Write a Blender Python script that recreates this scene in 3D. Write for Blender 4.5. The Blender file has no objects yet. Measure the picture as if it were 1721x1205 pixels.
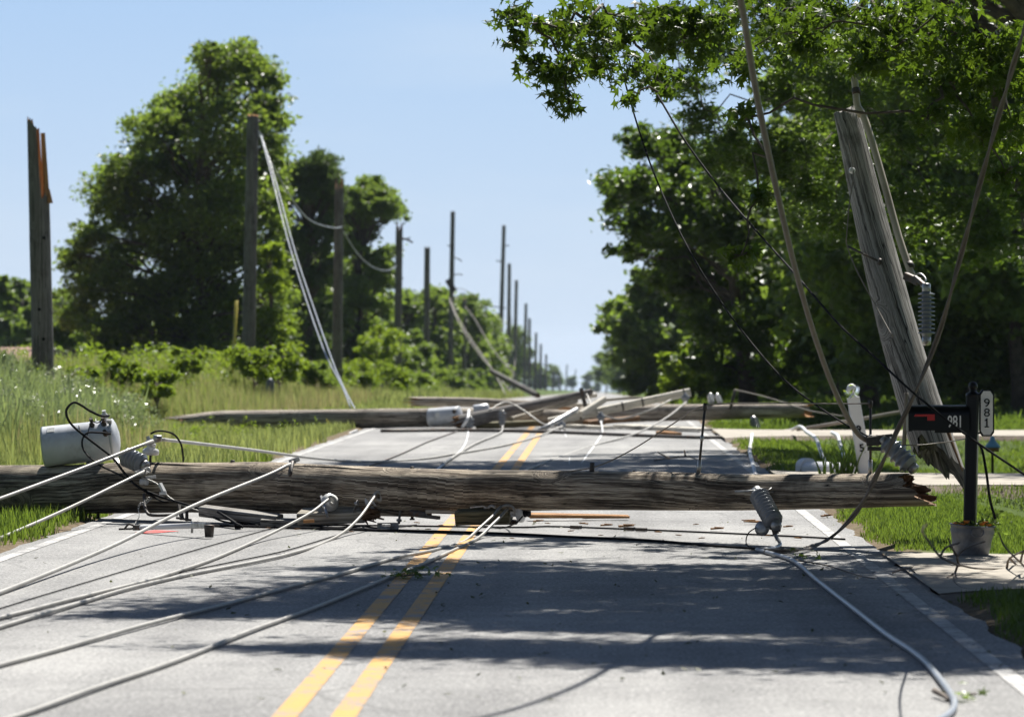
import bpy, math, random
import numpy as np
from mathutils import Vector, Matrix, noise as mnoise

random.seed(11)
RNG = np.random.default_rng(11)
SC = bpy.context.scene
COL = SC.collection

# ---------------------------------------------------------------- camera
F_PX, PW, PH = 6500.0, 1721.0, 1205.0
CAM_X, CAM_H = 1.19, 1.556
cam_data = bpy.data.cameras.new("camera")
cam = bpy.data.objects.new("camera", cam_data)
COL.objects.link(cam)
cam_data.sensor_width = 36.0
cam_data.lens = F_PX / PW * 36.0
cam_data.clip_start = 0.5
cam_data.clip_end = 9000
YAW = math.atan(144.5 / F_PX)
PITCH = math.atan(14.5 / F_PX)
cam.location = (CAM_X, 0, CAM_H)
cam.rotation_euler = (math.pi / 2 - PITCH, 0, YAW)
cam_data.dof.use_dof = True
cam_data.dof.focus_distance = 32.0
cam_data.dof.aperture_fstop = 3.9
SC.camera = cam
CAM_R = cam.rotation_euler.to_matrix()
CAM_P = Vector(cam.location)

# ---------------------------------------------------------------- light
SUN_AZ, SUN_EL = math.radians(15), math.radians(52.3)
SUN_DIR = Vector((math.sin(SUN_AZ) * math.cos(SUN_EL), math.cos(SUN_AZ) * math.cos(SUN_EL), math.sin(SUN_EL)))
sun_data = bpy.data.lights.new("sun", 'SUN')
sun_data.energy = 5.0
sun_data.angle = math.radians(0.53)
sun_data.color = (1.0, 0.965, 0.90)
sun = bpy.data.objects.new("sun", sun_data)
COL.objects.link(sun)
sun.location = (0, 40, 60)
sun.rotation_euler = SUN_DIR.to_track_quat('Z', 'Y').to_euler()

world = bpy.data.worlds.new("World")
SC.world = world
world.use_nodes = True
wn = world.node_tree
for n in list(wn.nodes):
    wn.nodes.remove(n)
w_out = wn.nodes.new('ShaderNodeOutputWorld')
w_bg = wn.nodes.new('ShaderNodeBackground')
w_sky = wn.nodes.new('ShaderNodeTexSky')
w_sky.sky_type = 'NISHITA'
w_sky.sun_disc = False
w_sky.sun_elevation = SUN_EL
w_sky.sun_rotation = SUN_AZ
w_sky.altitude = 100
w_sky.air_density = 1.0
w_sky.dust_density = 0.25
w_sky.ozone_density = 3.5
w_bg.inputs['Strength'].default_value = 0.052
# the low sky is deeper blue than the clear-air model gives: tint it by elevation
w_tc = wn.nodes.new('ShaderNodeTexCoord')
w_sep = wn.nodes.new('ShaderNodeSeparateXYZ')
wn.links.new(w_tc.outputs['Generated'], w_sep.inputs[0])
w_r = wn.nodes.new('ShaderNodeValToRGB')
wn.links.new(w_sep.outputs[2], w_r.inputs[0])
for e, (p, c) in zip([w_r.color_ramp.elements[0], w_r.color_ramp.elements[1], w_r.color_ramp.elements.new(0.12), w_r.color_ramp.elements.new(0.4)],
                     [(0.0, (0.60, 0.73, 0.91)), (1.0, (0.05, 0.10, 0.24)), (0.10, (0.40, 0.585, 0.89)), (0.3, (0.085, 0.17, 0.40))]):
    e.position = p; e.color = (*c, 1)
w_sc = wn.nodes.new('ShaderNodeMix'); w_sc.data_type = 'RGBA'; w_sc.blend_type = 'MULTIPLY'; w_sc.inputs[0].default_value = 1.0; w_sc.clamp_result = False
w_sc.inputs[7].default_value = (10.6, 10.6, 10.6, 1)
wn.links.new(w_r.outputs['Color'], w_sc.inputs[6])
w_fac = wn.nodes.new('ShaderNodeMapRange')
w_fac.inputs[1].default_value = 0.0; w_fac.inputs[2].default_value = 0.8; w_fac.inputs[3].default_value = 0.92; w_fac.inputs[4].default_value = 0.0
wn.links.new(w_sep.outputs[2], w_fac.inputs[0])
w_mx = wn.nodes.new('ShaderNodeMix'); w_mx.data_type = 'RGBA'
wn.links.new(w_fac.outputs[0], w_mx.inputs[0]); wn.links.new(w_sky.outputs['Color'], w_mx.inputs[6]); w_mp = wn.nodes.new('ShaderNodeMapping'); w_mp.inputs['Scale'].default_value = (3.0, 3.0, 16.0)
wn.links.new(w_tc.outputs['Generated'], w_mp.inputs[0])
w_nz = wn.nodes.new('ShaderNodeTexNoise'); w_nz.inputs['Scale'].default_value = 2.2; w_nz.inputs['Detail'].default_value = 5; w_nz.inputs['Roughness'].default_value = 0.55
wn.links.new(w_mp.outputs[0], w_nz.inputs['Vector'])
w_cr = wn.nodes.new('ShaderNodeMapRange'); w_cr.inputs[1].default_value = 0.46; w_cr.inputs[2].default_value = 0.74; w_cr.inputs[3].default_value = 0.0; w_cr.inputs[4].default_value = 0.22
wn.links.new(w_nz.outputs['Fac'], w_cr.inputs[0])
w_cl = wn.nodes.new('ShaderNodeMix'); w_cl.data_type = 'RGBA'; w_cl.inputs[7].default_value = (8.2, 8.9, 9.8, 1)
wn.links.new(w_cr.outputs[0], w_cl.inputs[0]); wn.links.new(w_sc.outputs[2], w_cl.inputs[6])
wn.links.new(w_cl.outputs[2], w_mx.inputs[7])
# the sky opposite the sun is darker than the sky round the sun
w_az = wn.nodes.new('ShaderNodeMapRange')
w_az.inputs[1].default_value = -0.6; w_az.inputs[2].default_value = 0.9; w_az.inputs[3].default_value = 0.40; w_az.inputs[4].default_value = 1.0
wn.links.new(w_sep.outputs[1], w_az.inputs[0])
w_m2 = wn.nodes.new('ShaderNodeMix'); w_m2.data_type = 'RGBA'; w_m2.blend_type = 'MULTIPLY'; w_m2.inputs[0].default_value = 1.0; w_m2.clamp_result = False
wn.links.new(w_mx.outputs[2], w_m2.inputs[6]); wn.links.new(w_az.outputs[0], w_m2.inputs[7])
wn.links.new(w_m2.outputs[2], w_bg.inputs['Color'])
wn.links.new(w_bg.outputs['Background'], w_out.inputs['Surface'])

SC.view_settings.view_transform = 'Standard'
SC.view_settings.look = 'None'
SC.view_settings.exposure = 0.9
SC.view_settings.gamma = 1.0
SC.render.engine = 'CYCLES'
SC.cycles.max_bounces = 6
SC.cycles.diffuse_bounces = 3
SC.cycles.glossy_bounces = 2
SC.cycles.transmission_bounces = 4
SC.cycles.transparent_max_bounces = 4
SC.cycles.use_denoising = True

# ---------------------------------------------------------------- geometry helpers
def P(px, py, d):
    """Point seen at pixel (px,py) of the photograph, d metres in front of the camera."""
    return CAM_P + CAM_R @ Vector(((px - PW / 2) / F_PX * d, -(py - PH / 2) / F_PX * d, -d))

def G(px, py, z=0.0):
    """Point at height z seen at pixel (px,py)."""
    r = CAM_R @ Vector(((px - PW / 2) / F_PX, -(py - PH / 2) / F_PX, -1.0))
    t = (z - CAM_P.z) / r.z
    return CAM_P + r * t

def sstep(a, b, x):
    t = np.clip((np.asarray(x, float) - a) / (b - a), 0, 1)
    return t * t * (3 - 2 * t)

def base_z(y):
    y = np.asarray(y, float)
    t = np.maximum(y - 84.0, 0.0)
    return -0.0108 * (np.sqrt(t * t + 30.0 ** 2) - 30.0)

DRIVES = [(25.2, 29.1), (43.4, 47.6), (67.5, 72.5)]
def terrain_z(x, y):
    x = np.asarray(x, float); y = np.asarray(y, float)
    z = base_z(y)
    off = 0.015 + 0.05 * np.sin(x * 0.55 + y * 0.11) * sstep(4.5, 9, np.abs(x)) + 0.04 * np.sin(y * 0.37 - x * 0.8) * sstep(4.5, 9, np.abs(x))
    under = sstep(3.58, 3.32, np.abs(x))
    off = off * (1 - under) - 0.05 * under
    bank = 0.85 * sstep(-6.6, -10.5, x) - 0.12 * np.exp(-((x + 5.2) / 0.8) ** 2)
    swale = 0.5 * np.exp(-((x - 6.7) / 1.35) ** 2)
    keep = np.ones_like(y)
    for a, b in DRIVES:
        keep = keep * (1 - sstep(a - 0.9, a - 0.1, y) * sstep(b + 0.9, b + 0.1, y))
    swale = swale * keep * sstep(140, 90, y)
    return z + off + bank * sstep(20, 45, y) - swale

ORG = {}
def np_mesh(name, verts, faces, smooth=False):
    verts = np.ascontiguousarray(verts, np.float32); faces = np.ascontiguousarray(faces, np.int32)
    me = bpy.data.meshes.new(name)
    me.vertices.add(len(verts)); me.vertices.foreach_set('co', verts.ravel())
    k = faces.shape[1]
    me.loops.add(faces.size); me.loops.foreach_set('vertex_index', faces.ravel())
    me.polygons.add(len(faces))
    me.polygons.foreach_set('loop_start', np.arange(0, faces.size, k, dtype=np.int32))
    me.polygons.foreach_set('use_smooth', np.full(len(faces), smooth))
    me.update(calc_edges=True)
    return me

def link(name, data, mat=None, parent=None, origin=None):
    o = bpy.data.objects.new(name, data)
    COL.objects.link(o)
    if mat is not None and data is not None:
        data.materials.append(mat)
    if parent is not None:
        o.parent = parent
        ORG[o.name] = ORG[parent.name]
    else:
        o.location = origin or (0, 0, 0)
        ORG[o.name] = Vector(origin or (0, 0, 0))
    return o

def np_obj(name, verts, faces, mat, parent=None, smooth=False, origin=None):
    verts = np.asarray(verts, float)
    if parent is not None:
        org = ORG[parent.name]
    else:
        if origin is None:
            lo = verts.min(0); hi = verts.max(0)
            origin = Vector(((lo[0] + hi[0]) / 2, (lo[1] + hi[1]) / 2, lo[2]))
        org = Vector(origin)
    return link(name, np_mesh(name, verts - np.array(org), faces, smooth), mat, parent, org)

def tag(o, label=None, cat=None, group=None, kind=None):
    if label: o['label'] = label
    if cat: o['category'] = cat
    if group: o['group'] = group
    if kind: o['kind'] = kind
    return o

def thing(name, label, cat, loc, group=None):
    o = bpy.data.objects.new(name, None)
    COL.objects.link(o)
    o.empty_display_size = 0.2
    o.location = loc
    ORG[o.name] = Vector(loc)
    return tag(o, label, cat, group)

def frame(axis):
    a = Vector(axis).normalized()
    h = Vector((0, 0, 1)) if abs(a.z) < 0.9 else Vector((0, 1, 0))
    u = h.cross(a).normalized()
    return u, a.cross(u).normalized(), a

def catmull(pts, n=8):
    pts = [Vector(p) for p in pts]
    if len(pts) < 3:
        return [pts[0].lerp(pts[-1], i / n) for i in range(n + 1)]
    out = []
    q = [pts[0] * 2 - pts[1]] + pts + [pts[-1] * 2 - pts[-2]]
    for i in range(1, len(q) - 2):
        a, b, c, d = q[i - 1:i + 3]
        for k in range(n):
            t = k / n
            out.append(0.5 * ((2 * b) + (c - a) * t + (2 * a - 5 * b + 4 * c - d) * t * t + (3 * b - a - 3 * c + d) * t ** 3))
    out.append(pts[-1])
    return out

class MB:
    """collects tubes, lathes, boxes and prisms and links them as ONE mesh object"""
    def __init__(self):
        self.v, self.f, self.uv, self.flat = [], [], [], []
    def face(self, idx, uv=None, flat=False):
        self.f.append(idx); self.uv.append(uv or [(0, 0)] * len(idx)); self.flat.append(flat)
    def tube(self, pts, rad, n=8, caps=True, jitter=0.0, end=None, start=None, seed=0.0):
        pts = [Vector(p) for p in pts]
        m = len(pts)
        rads = [rad] * m if not hasattr(rad, '__len__') else list(rad)
        b0 = len(self.v); L = 0.0; lens = []
        u = None
        for i in range(m):
            if i == 0: t = pts[1] - pts[0]
            elif i == m - 1: t = pts[-1] - pts[-2]
            else: t = pts[i + 1] - pts[i - 1]
            t = t.normalized() if t.length > 1e-9 else Vector((0, 0, 1))
            if u is None: u, w, _ = frame(t)
            u = (u - t * u.dot(t)).normalized(); w = t.cross(u)
            if i: L += (pts[i] - pts[i - 1]).length
            lens.append(L)
            for k in range(n):
                a = 2 * math.pi * k / n
                r = rads[i]
                if jitter:
                    r *= 1 + jitter * mnoise.noise(Vector((math.cos(a) * 0.9 + seed, math.sin(a) * 0.9, L * 0.8))) + 0.35 * jitter * mnoise.noise(Vector((math.cos(a) * 4, math.sin(a) * 4 + seed, L * 1.4)))
                p = pts[i] + (u * math.cos(a) + w * math.sin(a)) * r
                if end and i == m - 1: p = p + t * end(a)
                if start and i == 0: p = p - t * start(a)
                self.v.append(p)
        for i in range(m - 1):
            for k in range(n):
                k2 = (k + 1) % n
                ru = max(rads[i], rads[i + 1])
                ua, ub = 2 * math.pi * k / n * ru, 2 * math.pi * (k + 1) / n * ru
                self.face([b0 + i * n + k, b0 + i * n + k2, b0 + (i + 1) * n + k2, b0 + (i + 1) * n + k],
                          [(ua, lens[i]), (ub, lens[i]), (ub, lens[i + 1]), (ua, lens[i + 1])])
        if caps:
            self.face([b0 + k for k in range(n)][::-1], None, True)
            self.face([b0 + (m - 1) * n + k for k in range(n)], None, True)
        return self
    def lathe(self, prof, p0, axis, n=20):
        u, w, a = frame(axis); p0 = Vector(p0); b0 = len(self.v)
        for r, h in prof:
            for k in range(n):
                t = 2 * math.pi * k / n
                self.v.append(p0 + a * h + (u * math.cos(t) + w * math.sin(t)) * r)
        for i in range(len(prof) - 1):
            for k in range(n):
                k2 = (k + 1) % n
                self.face([b0 + i * n + k, b0 + i * n + k2, b0 + (i + 1) * n + k2, b0 + (i + 1) * n + k])
        if prof[0][0] > 1e-4: self.face([b0 + k for k in range(n)][::-1], None, True)
        if prof[-1][0] > 1e-4: self.face([b0 + (len(prof) - 1) * n + k for k in range(n)], None, True)
        return self
    def bar(self, p0, p1, w, h, up=(0, 0, 1), taper=1.0, bevel=0.12):
        """rectangular beam with chamfered edges from p0 to p1"""
        p0, p1 = Vector(p0), Vector(p1); a = (p1 - p0).normalized()
        upv = Vector(up); s = a.cross(upv).normalized(); upv = s.cross(a).normalized()
        b0 = len(self.v); c = min(w, h) * bevel; L = (p1 - p0).length
        sec = [(-w / 2 + c, -h / 2), (w / 2 - c, -h / 2), (w / 2, -h / 2 + c), (w / 2, h / 2 - c), (w / 2 - c, h / 2), (-w / 2 + c, h / 2), (-w / 2, h / 2 - c), (-w / 2, -h / 2 + c)]
        for q, sc in ((p0, 1.0), (p1, taper)):
            for x, y in sec:
                self.v.append(q + s * x * sc + upv * y * sc)
        per = 0.0
        for k in range(8):
            k2 = (k + 1) % 8
            d = math.hypot(sec[k2][0] - sec[k][0], sec[k2][1] - sec[k][1])
            self.face([b0 + k, b0 + k2, b0 + 8 + k2, b0 + 8 + k], [(per, 0), (per + d, 0), (per + d, L), (per, L)], True)
            per += d
        self.face([b0 + k for k in range(8)][::-1], [(x, y) for x, y in sec][::-1], True)
        self.face([b0 + 8 + k for k in range(8)], list(sec), True)
        return self
    def prism(self, outline, origin, ux, uy, uz, depth):
        """outline (2-D) in plane ux,uy, extruded along uz"""
        o = Vector(origin); b0 = len(self.v); m = len(outline)
        for k in (0, 1):
            for x, y in outline:
                self.v.append(o + ux * x + uy * y + uz * depth * k)
        self.face([b0 + i for i in range(m)][::-1], None, True)
        self.face([b0 + m + i for i in range(m)], None, True)
        for i in range(m):
            j = (i + 1) % m
            self.face([b0 + i, b0 + j, b0 + m + j, b0 + m + i], None, True)
        return self
    def ball(self, c, r, n=14, squash=1.0):
        prof = [(max(1e-5, r * math.sin(math.pi * i / n)), -r * squash * math.cos(math.pi * i / n)) for i in range(n + 1)]
        return self.lathe(prof, c, (0, 0, 1), n + 4)
    def build(self, name, mat, parent=None, origin=None):
        vs = self.v
        if parent is not None: org = ORG[parent.name]
        elif origin is not None: org = Vector(origin)
        else:
            xs = [p.x for p in vs]; ys = [p.y for p in vs]; zs = [p.z for p in vs]
            org = Vector(((min(xs) + max(xs)) / 2, (min(ys) + max(ys)) / 2, min(zs)))
        me = bpy.data.meshes.new(name)
        me.from_pydata([tuple(p - org) for p in vs], [], self.f)
        uvl = me.uv_layers.new(name="UVMap")
        flat = [c for f in self.uv for q in f for c in q]
        uvl.data.foreach_set('uv', flat)
        me.polygons.foreach_set('use_smooth', [not x for x in self.flat])
        me.update()
        return link(name, me, mat, parent, org)

# ---------------------------------------------------------------- materials
class NT:
    def __init__(self, name):
        self.m = bpy.data.materials.new(name); self.m.use_nodes = True
        self.t = self.m.node_tree; self.t.nodes.clear()
        self.out = self.t.nodes.new('ShaderNodeOutputMaterial')
    def n(self, typ, **kw):
        nd = self.t.nodes.new(typ)
        for k, v in kw.items():
            if k.startswith('i_'):
                nd.inputs[k[2:].replace('_', ' ')].default_value = v
            else: setattr(nd, k, v)
        return nd
    def l(self, a, b): self.t.links.new(a, b)
    def math(self, op, a, b=None, c=None, clamp=False):
        nd = self.n('ShaderNodeMath', operation=op, use_clamp=clamp)
        for i, x in enumerate((a, b, c)):
            if x is None: continue
            if isinstance(x, (int, float)): nd.inputs[i].default_value = x
            else: self.l(x, nd.inputs[i])
        return nd.outputs[0]
    def ramp(self, fac, stops, interp='LINEAR'):
        nd = self.n('ShaderNodeValToRGB'); cr = nd.color_ramp; cr.interpolation = interp
        while len(cr.elements) < len(stops): cr.elements.new(0.5)
        for e, (p, c) in zip(cr.elements, stops):
            e.position = p; e.color = (*c, 1) if len(c) == 3 else c
        self.l(fac, nd.inputs[0]); return nd.outputs[0]
    def mix(self, fac, a, b, mode='MIX'):
        nd = self.n('ShaderNodeMix', data_type='RGBA', blend_type=mode)
        for s, x in ((nd.inputs[0], fac), (nd.inputs[6], a), (nd.inputs[7], b)):
            if isinstance(x, (int, float)): s.default_value = x
            elif isinstance(x, tuple): s.default_value = (*x, 1)
            else: self.l(x, s)
        return nd.outputs[2]
    def noise(self, vec, scale, detail=4, rough=0.55, dim='3D'):
        nd = self.n('ShaderNodeTexNoise', noise_dimensions=dim)
        nd.inputs['Scale'].default_value = scale; nd.inputs['Detail'].default_value = detail; nd.inputs['Roughness'].default_value = rough
        if vec is not None: self.l(vec, nd.inputs['Vector'])
        return nd.outputs['Fac']
    def bump(self, h, strength=0.4, dist=0.01):
        nd = self.n('ShaderNodeBump'); nd.inputs['Strength'].default_value = strength; nd.inputs['Distance'].default_value = dist
        self.l(h, nd.inputs['Height']); return nd.outputs['Normal']
    def bsdf(self, col, rough=0.6, metal=0.0, normal=None, spec=None):
        b = self.n('ShaderNodeBsdfPrincipled')
        if isinstance(col, tuple): b.inputs['Base Color'].default_value = (*col, 1)
        else: self.l(col, b.inputs['Base Color'])
        if isinstance(rough, (int, float)): b.inputs['Roughness'].default_value = rough
        else: self.l(rough, b.inputs['Roughness'])
        b.inputs['Metallic'].default_value = metal
        if spec is not None: b.inputs['Specular IOR Level'].default_value = spec
        if normal is not None: self.l(normal, b.inputs['Normal'])
        return b
    def done(self, b):
        self.l(b.outputs[0], self.out.inputs['Surface']); return self.m
    def obj(self):
        return self.n('ShaderNodeTexCoord').outputs['Object']
    def geo(self):
        return self.n('ShaderNodeNewGeometry').outputs['Position']

def simple(name, col, rough=0.6, metal=0.0, var=0.18, scale=14.0, bump=0.15, dirt=None, spec=None):
    t = NT(name); c = t.geo()
    f = t.noise(c, scale, 5, 0.6)
    dark = tuple(x * (1 - var) for x in col); lite = tuple(min(1, x * (1 + var)) for x in col)
    cc = t.ramp(f, [(0.3, dark), (0.7, lite)])
    if dirt:
        g = t.noise(c, scale * 0.45, 6, 0.65)
        m = t.ramp(g, [(0.52, (0, 0, 0)), (0.68, (1, 1, 1))])
        cc = t.mix(m, cc, dirt)
    nrm = t.bump(t.noise(c, scale * 6, 3), bump, 0.004)
    return t.done(t.bsdf(cc, rough, metal, nrm, spec))

def wood(name, dark, mid, lite, stain=(0.02, 0.016, 0.012), stain_amt=0.6, knots=True, grain=34.0, bump=0.75):
    t = NT(name)
    uv = t.n('ShaderNodeUVMap').outputs[0]
    s = t.n('ShaderNodeSeparateXYZ'); t.l(uv, s.inputs[0]); u, v = s.outputs[0], s.outputs[1]
    wob = t.noise(uv, 1.1, 3, dim='2D')
    u2 = t.math('ADD', u, t.math('MULTIPLY', t.math("SUBTRACT", wob, 0.5), 0.055))
    if knots:
        vr = t.n('ShaderNodeTexVoronoi', voronoi_dimensions='2D', feature='F1'); vr.inputs['Scale'].default_value = 1.15
        t.l(uv, vr.inputs['Vector'])
        cv = t.n('ShaderNodeCombineXYZ')
        vp = t.n('ShaderNodeSeparateXYZ'); t.l(vr.outputs['Position'], vp.inputs[0])
        du = t.math('SUBTRACT', u, vp.outputs[0]); dv = t.math('MULTIPLY', t.math('SUBTRACT', v, vp.outputs[1]), 0.55)
        d = t.math('SQRT', t.math('ADD', t.math('MULTIPLY', du, du), t.math('MULTIPLY', dv, dv)))
        mask = t.n('ShaderNodeMapRange', interpolation_type='SMOOTHSTEP'); t.l(d, mask.inputs[0])
        mask.inputs[1].default_value = 0.13; mask.inputs[2].default_value = 0.035
        mask.inputs[3].default_value = 0.0; mask.inputs[4].default_value = 1.0
        vc = t.n('ShaderNodeSeparateColor'); t.l(vr.outputs['Color'], vc.inputs[0])
        mk = t.math('MULTIPLY', mask.outputs[0], t.math('GREATER_THAN', vc.outputs[0], 0.25))
        inv = t.math('SUBTRACT', 1.0, mk)
        gu = t.math('ADD', t.math('MULTIPLY', u2, inv), t.math('MULTIPLY', t.math('MULTIPLY', d, 2.2), mk))
        gv = t.math('MULTIPLY', v, inv)
    else:
        gu, gv, mk = u2, v, None
    c = t.n('ShaderNodeCombineXYZ'); t.l(t.math('MULTIPLY', gu, grain), c.inputs[0]); t.l(t.math('MULTIPLY', gv, 0.9), c.inputs[1])
    g1 = t.noise(c.outputs[0], 1.0, 5, 0.62, '2D')
    c2 = t.n('ShaderNodeCombineXYZ'); t.l(t.math('MULTIPLY', gu, grain * 3.3), c2.inputs[0]); t.l(t.math('MULTIPLY', gv, 3.4), c2.inputs[1])
    g2 = t.noise(c2.outputs[0], 1.0, 4, 0.6, '2D')
    g = t.math('ADD', t.math('MULTIPLY', g1, 0.62), t.math('MULTIPLY', g2, 0.38))
    col = t.ramp(g, [(0.36, dark), (0.47, mid), (0.60, lite), (0.72, mid)])
    # long drying cracks
    c3 = t.n('ShaderNodeCombineXYZ'); t.l(t.math('MULTIPLY', gu, grain * 0.55), c3.inputs[0]); t.l(t.math('MULTIPLY', gv, 0.55), c3.inputs[1])
    g3 = t.noise(c3.outputs[0], 1.0, 2, 0.5, '2D')
    cr = t.math('ABSOLUTE', t.math('SUBTRACT', g3, 0.47))
    crack = t.ramp(cr, [(0.0, (1, 1, 1)), (0.018, (0, 0, 0))])
    col = t.mix(crack, col, (0.012, 0.010, 0.008))
    pat = t.noise(uv, 1.6, 5, 0.65, '2D')
    col = t.mix(t.math('MULTIPLY', t.ramp(pat, [(0.48, (0, 0, 0)), (0.66, (1, 1, 1))]), stain_amt), col, stain)
    if mk is not None:
        core = t.ramp(d, [(0.018, (1, 1, 1)), (0.05, (0, 0, 0))])
        col = t.mix(t.math('MULTIPLY', core, 0.55), col, tuple(x * 0.5 for x in dark))
    h = t.math('SUBTRACT', g, t.math('MULTIPLY', crack, 0.5))
    return t.done(t.bsdf(col, 0.82, 0, t.bump(h, bump, 0.012), 0.25))

def leaf_mat(name, base, trans, tw=0.5, rough=0.42, var=0.5, spec=0.4):
    t = NT(name)
    rnd = t.n('ShaderNodeNewGeometry').outputs['Random Per Island']
    oi = t.n('ShaderNodeObjectInfo').outputs['Random']
    ns = t.noise(t.geo(), 0.9, 3, 0.6)
    k = t.math('ADD', t.math('ADD', t.math('MULTIPLY', rnd, 0.55), t.math('MULTIPLY', oi, 0.15)), t.math('MULTIPLY', t.math('SUBTRACT', ns, 0.2), 0.5))
    c1 = t.ramp(k, [(0.0, tuple(x * (1 - var) for x in base)), (0.55, base), (1.0, (min(1, base[0] * (1 + var * 1.3)), min(1, base[1] * (1 + var)), base[2] * 1.1))])
    c2 = t.ramp(k, [(0.0, tuple(x * (1 - var * 0.8) for x in trans)), (0.6, trans), (1.0, (min(1, trans[0] * (1 + var)), min(1, trans[1] * (1 + var * 0.6)), trans[2]))])
    b = t.bsdf(c1, rough, 0, None, spec)
    tr = t.n('ShaderNodeBsdfTranslucent'); t.l(c2, tr.inputs['Color'])
    mx = t.n('ShaderNodeMixShader'); mx.inputs[0].default_value = tw
    t.l(b.outputs[0], mx.inputs[1]); t.l(tr.outputs[0], mx.inputs[2])
    return t.done(mx)

def asphalt():
    t = NT("asphalt"); p = t.geo()
    big = t.noise(p, 0.35, 4, 0.6); fine = t.noise(p, 42, 2, 0.8); mid = t.noise(p, 4.0, 5, 0.6)
    sc = t.n('ShaderNodeMapping'); sc.inputs['Scale'].default_value = (1.6, 0.10, 1); t.l(p, sc.inputs[0])
    track = t.noise(sc.outputs[0], 1.0, 3, 0.5)
    k = t.math('ADD', t.math('ADD', t.math('MULTIPLY', big, 0.20), t.math('MULTIPLY', fine, 0.52)), t.math('ADD', t.math('MULTIPLY', mid, 0.10), t.math('MULTIPLY', track, 0.18)))
    col = t.ramp(k, [(0.38, (0.075, 0.074, 0.075)), (0.5, (0.215, 0.212, 0.207)), (0.61, (0.40, 0.392, 0.375))])
    vo = t.n('ShaderNodeTexVoronoi', feature='F1'); vo.inputs['Scale'].default_value = 75; t.l(p, vo.inputs['Vector'])
    spk = t.ramp(vo.outputs['Color'], [(0.74, (0, 0, 0)), (0.80, (1, 1, 1))])
    col = t.mix(t.math('MULTIPLY', spk, 0.3), col, (0.46, 0.45, 0.43))
    crv = t.n('ShaderNodeTexVoronoi', feature='DISTANCE_TO_EDGE'); crv.inputs['Scale'].default_value = 0.33
    wv = t.n('ShaderNodeVectorMath', operation='ADD'); nz = t.n('ShaderNodeTexNoise'); nz.inputs['Scale'].default_value = 0.9; nz.inputs['Detail'].default_value = 5
    t.l(p, nz.inputs['Vector']); t.l(p, wv.inputs[0]); t.l(nz.outputs['Color'], wv.inputs[1]); t.l(wv.outputs[0], crv.inputs['Vector'])
    crk = t.ramp(crv.outputs['Distance'], [(0.0, (1, 1, 1)), (0.006, (0, 0, 0))])
    gate = t.ramp(t.noise(p, 0.22, 2), [(0.42, (0, 0, 0)), (0.55, (1, 1, 1))])
    col = t.mix(t.math('MULTIPLY', t.math('MULTIPLY', crk, gate), 0.55), col, (0.05, 0.05, 0.05))
    oil = t.ramp(t.noise(p, 0.8, 5, 0.7), [(0.63, (0, 0, 0)), (0.72, (1, 1, 1))])
    col = t.mix(t.math('MULTIPLY', oil, 0.22), col, (0.09, 0.09, 0.092))
    return t.done(t.bsdf(col, 0.85, 0, t.bump(fine, 0.5, 0.006), 0.3))

def road_paint(name, col, wear):
    t = NT(name); p = t.geo()
    w1 = t.noise(p, 3.2, 6, 0.7); w2 = t.noise(p, 45, 3, 0.7)
    k = t.math('ADD', t.math('MULTIPLY', w1, 0.62), t.math('MULTIPLY', w2, 0.38))
    m = t.ramp(k, [(wear - 0.03, (1, 1, 1)), (wear + 0.05, (0, 0, 0))])
    # worn spots show the asphalt colour
    cc = t.mix(t.noise(p, 20, 3), tuple(x * 0.86 for x in col), tuple(min(1, x * 1.08) for x in col))
    cc = t.mix(m, cc, (0.21, 0.205, 0.2))
    return t.done(t.bsdf(cc, 0.7, 0, t.bump(w2, 0.35, 0.004), 0.3))

def ground_mat():
    t = NT("turf_soil"); p = t.geo()
    a = t.noise(p, 0.5, 5, 0.65); b = t.noise(p, 9, 5, 0.7)
    g = t.ramp(b, [(0.3, (0.035, 0.055, 0.012)), (0.55, (0.075, 0.115, 0.022)), (0.75, (0.13, 0.16, 0.045))])
    d = t.ramp(b, [(0.3, (0.09, 0.065, 0.04)), (0.7, (0.20, 0.155, 0.10))])
    m = t.ramp(a, [(0.58, (0, 0, 0)), (0.70, (1, 1, 1))])
    s = t.n('ShaderNodeSeparateXYZ'); t.l(p, s.inputs[0])
    edge = t.math('SUBTRACT', t.math('ABSOLUTE', s.outputs[0]), 3.4)
    edge = t.math('ADD', edge, t.math('MULTIPLY', t.math('SUBTRACT', t.noise(p, 2.5, 4), 0.5), 0.5))
    em = t.ramp(edge, [(0.12, (1, 1, 1)), (0.42, (0, 0, 0))])
    c = t.mix(t.math('MULTIPLY', m, 0.7), g, d); c = t.mix(em, c, d)
    return t.done(t.bsdf(c, 0.95, 0, t.bump(b, 0.8, 0.04), 0.1))

M = {}
M['asphalt'] = asphalt()
M['yellow'] = road_paint("yellow_road_paint", (0.56, 0.29, 0.055), 0.455)
M['white'] = road_paint("white_road_paint", (0.47, 0.46, 0.44), 0.475)
M['red'] = road_paint("red_marking_paint", (0.62, 0.05, 0.04), 0.43)
M['ground'] = ground_mat()
M['concrete'] = simple("concrete_drive", (0.31, 0.275, 0.22), 0.85, 0, 0.22, 3.0, 0.3, (0.30, 0.26, 0.21))
M['dirt'] = simple("bare_dirt", (0.115, 0.085, 0.06), 0.95, 0, 0.4, 6.0, 0.6)
M['soil'] = simple("pink_soil", (0.23, 0.135, 0.105), 0.95, 0, 0.25, 1.0, 0.5)
M['pole'] = wood("weathered_pole_wood", (0.030, 0.022, 0.015), (0.17, 0.130, 0.092), (0.60, 0.51, 0.385))
M['pole_sunlit'] = wood("sunlit_pole_wood", (0.09, 0.075, 0.06), (0.30, 0.255, 0.205), (0.60, 0.53, 0.44), stain_amt=0.45)  # pole wood lightened all over to stand in for sunlit tops
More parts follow.
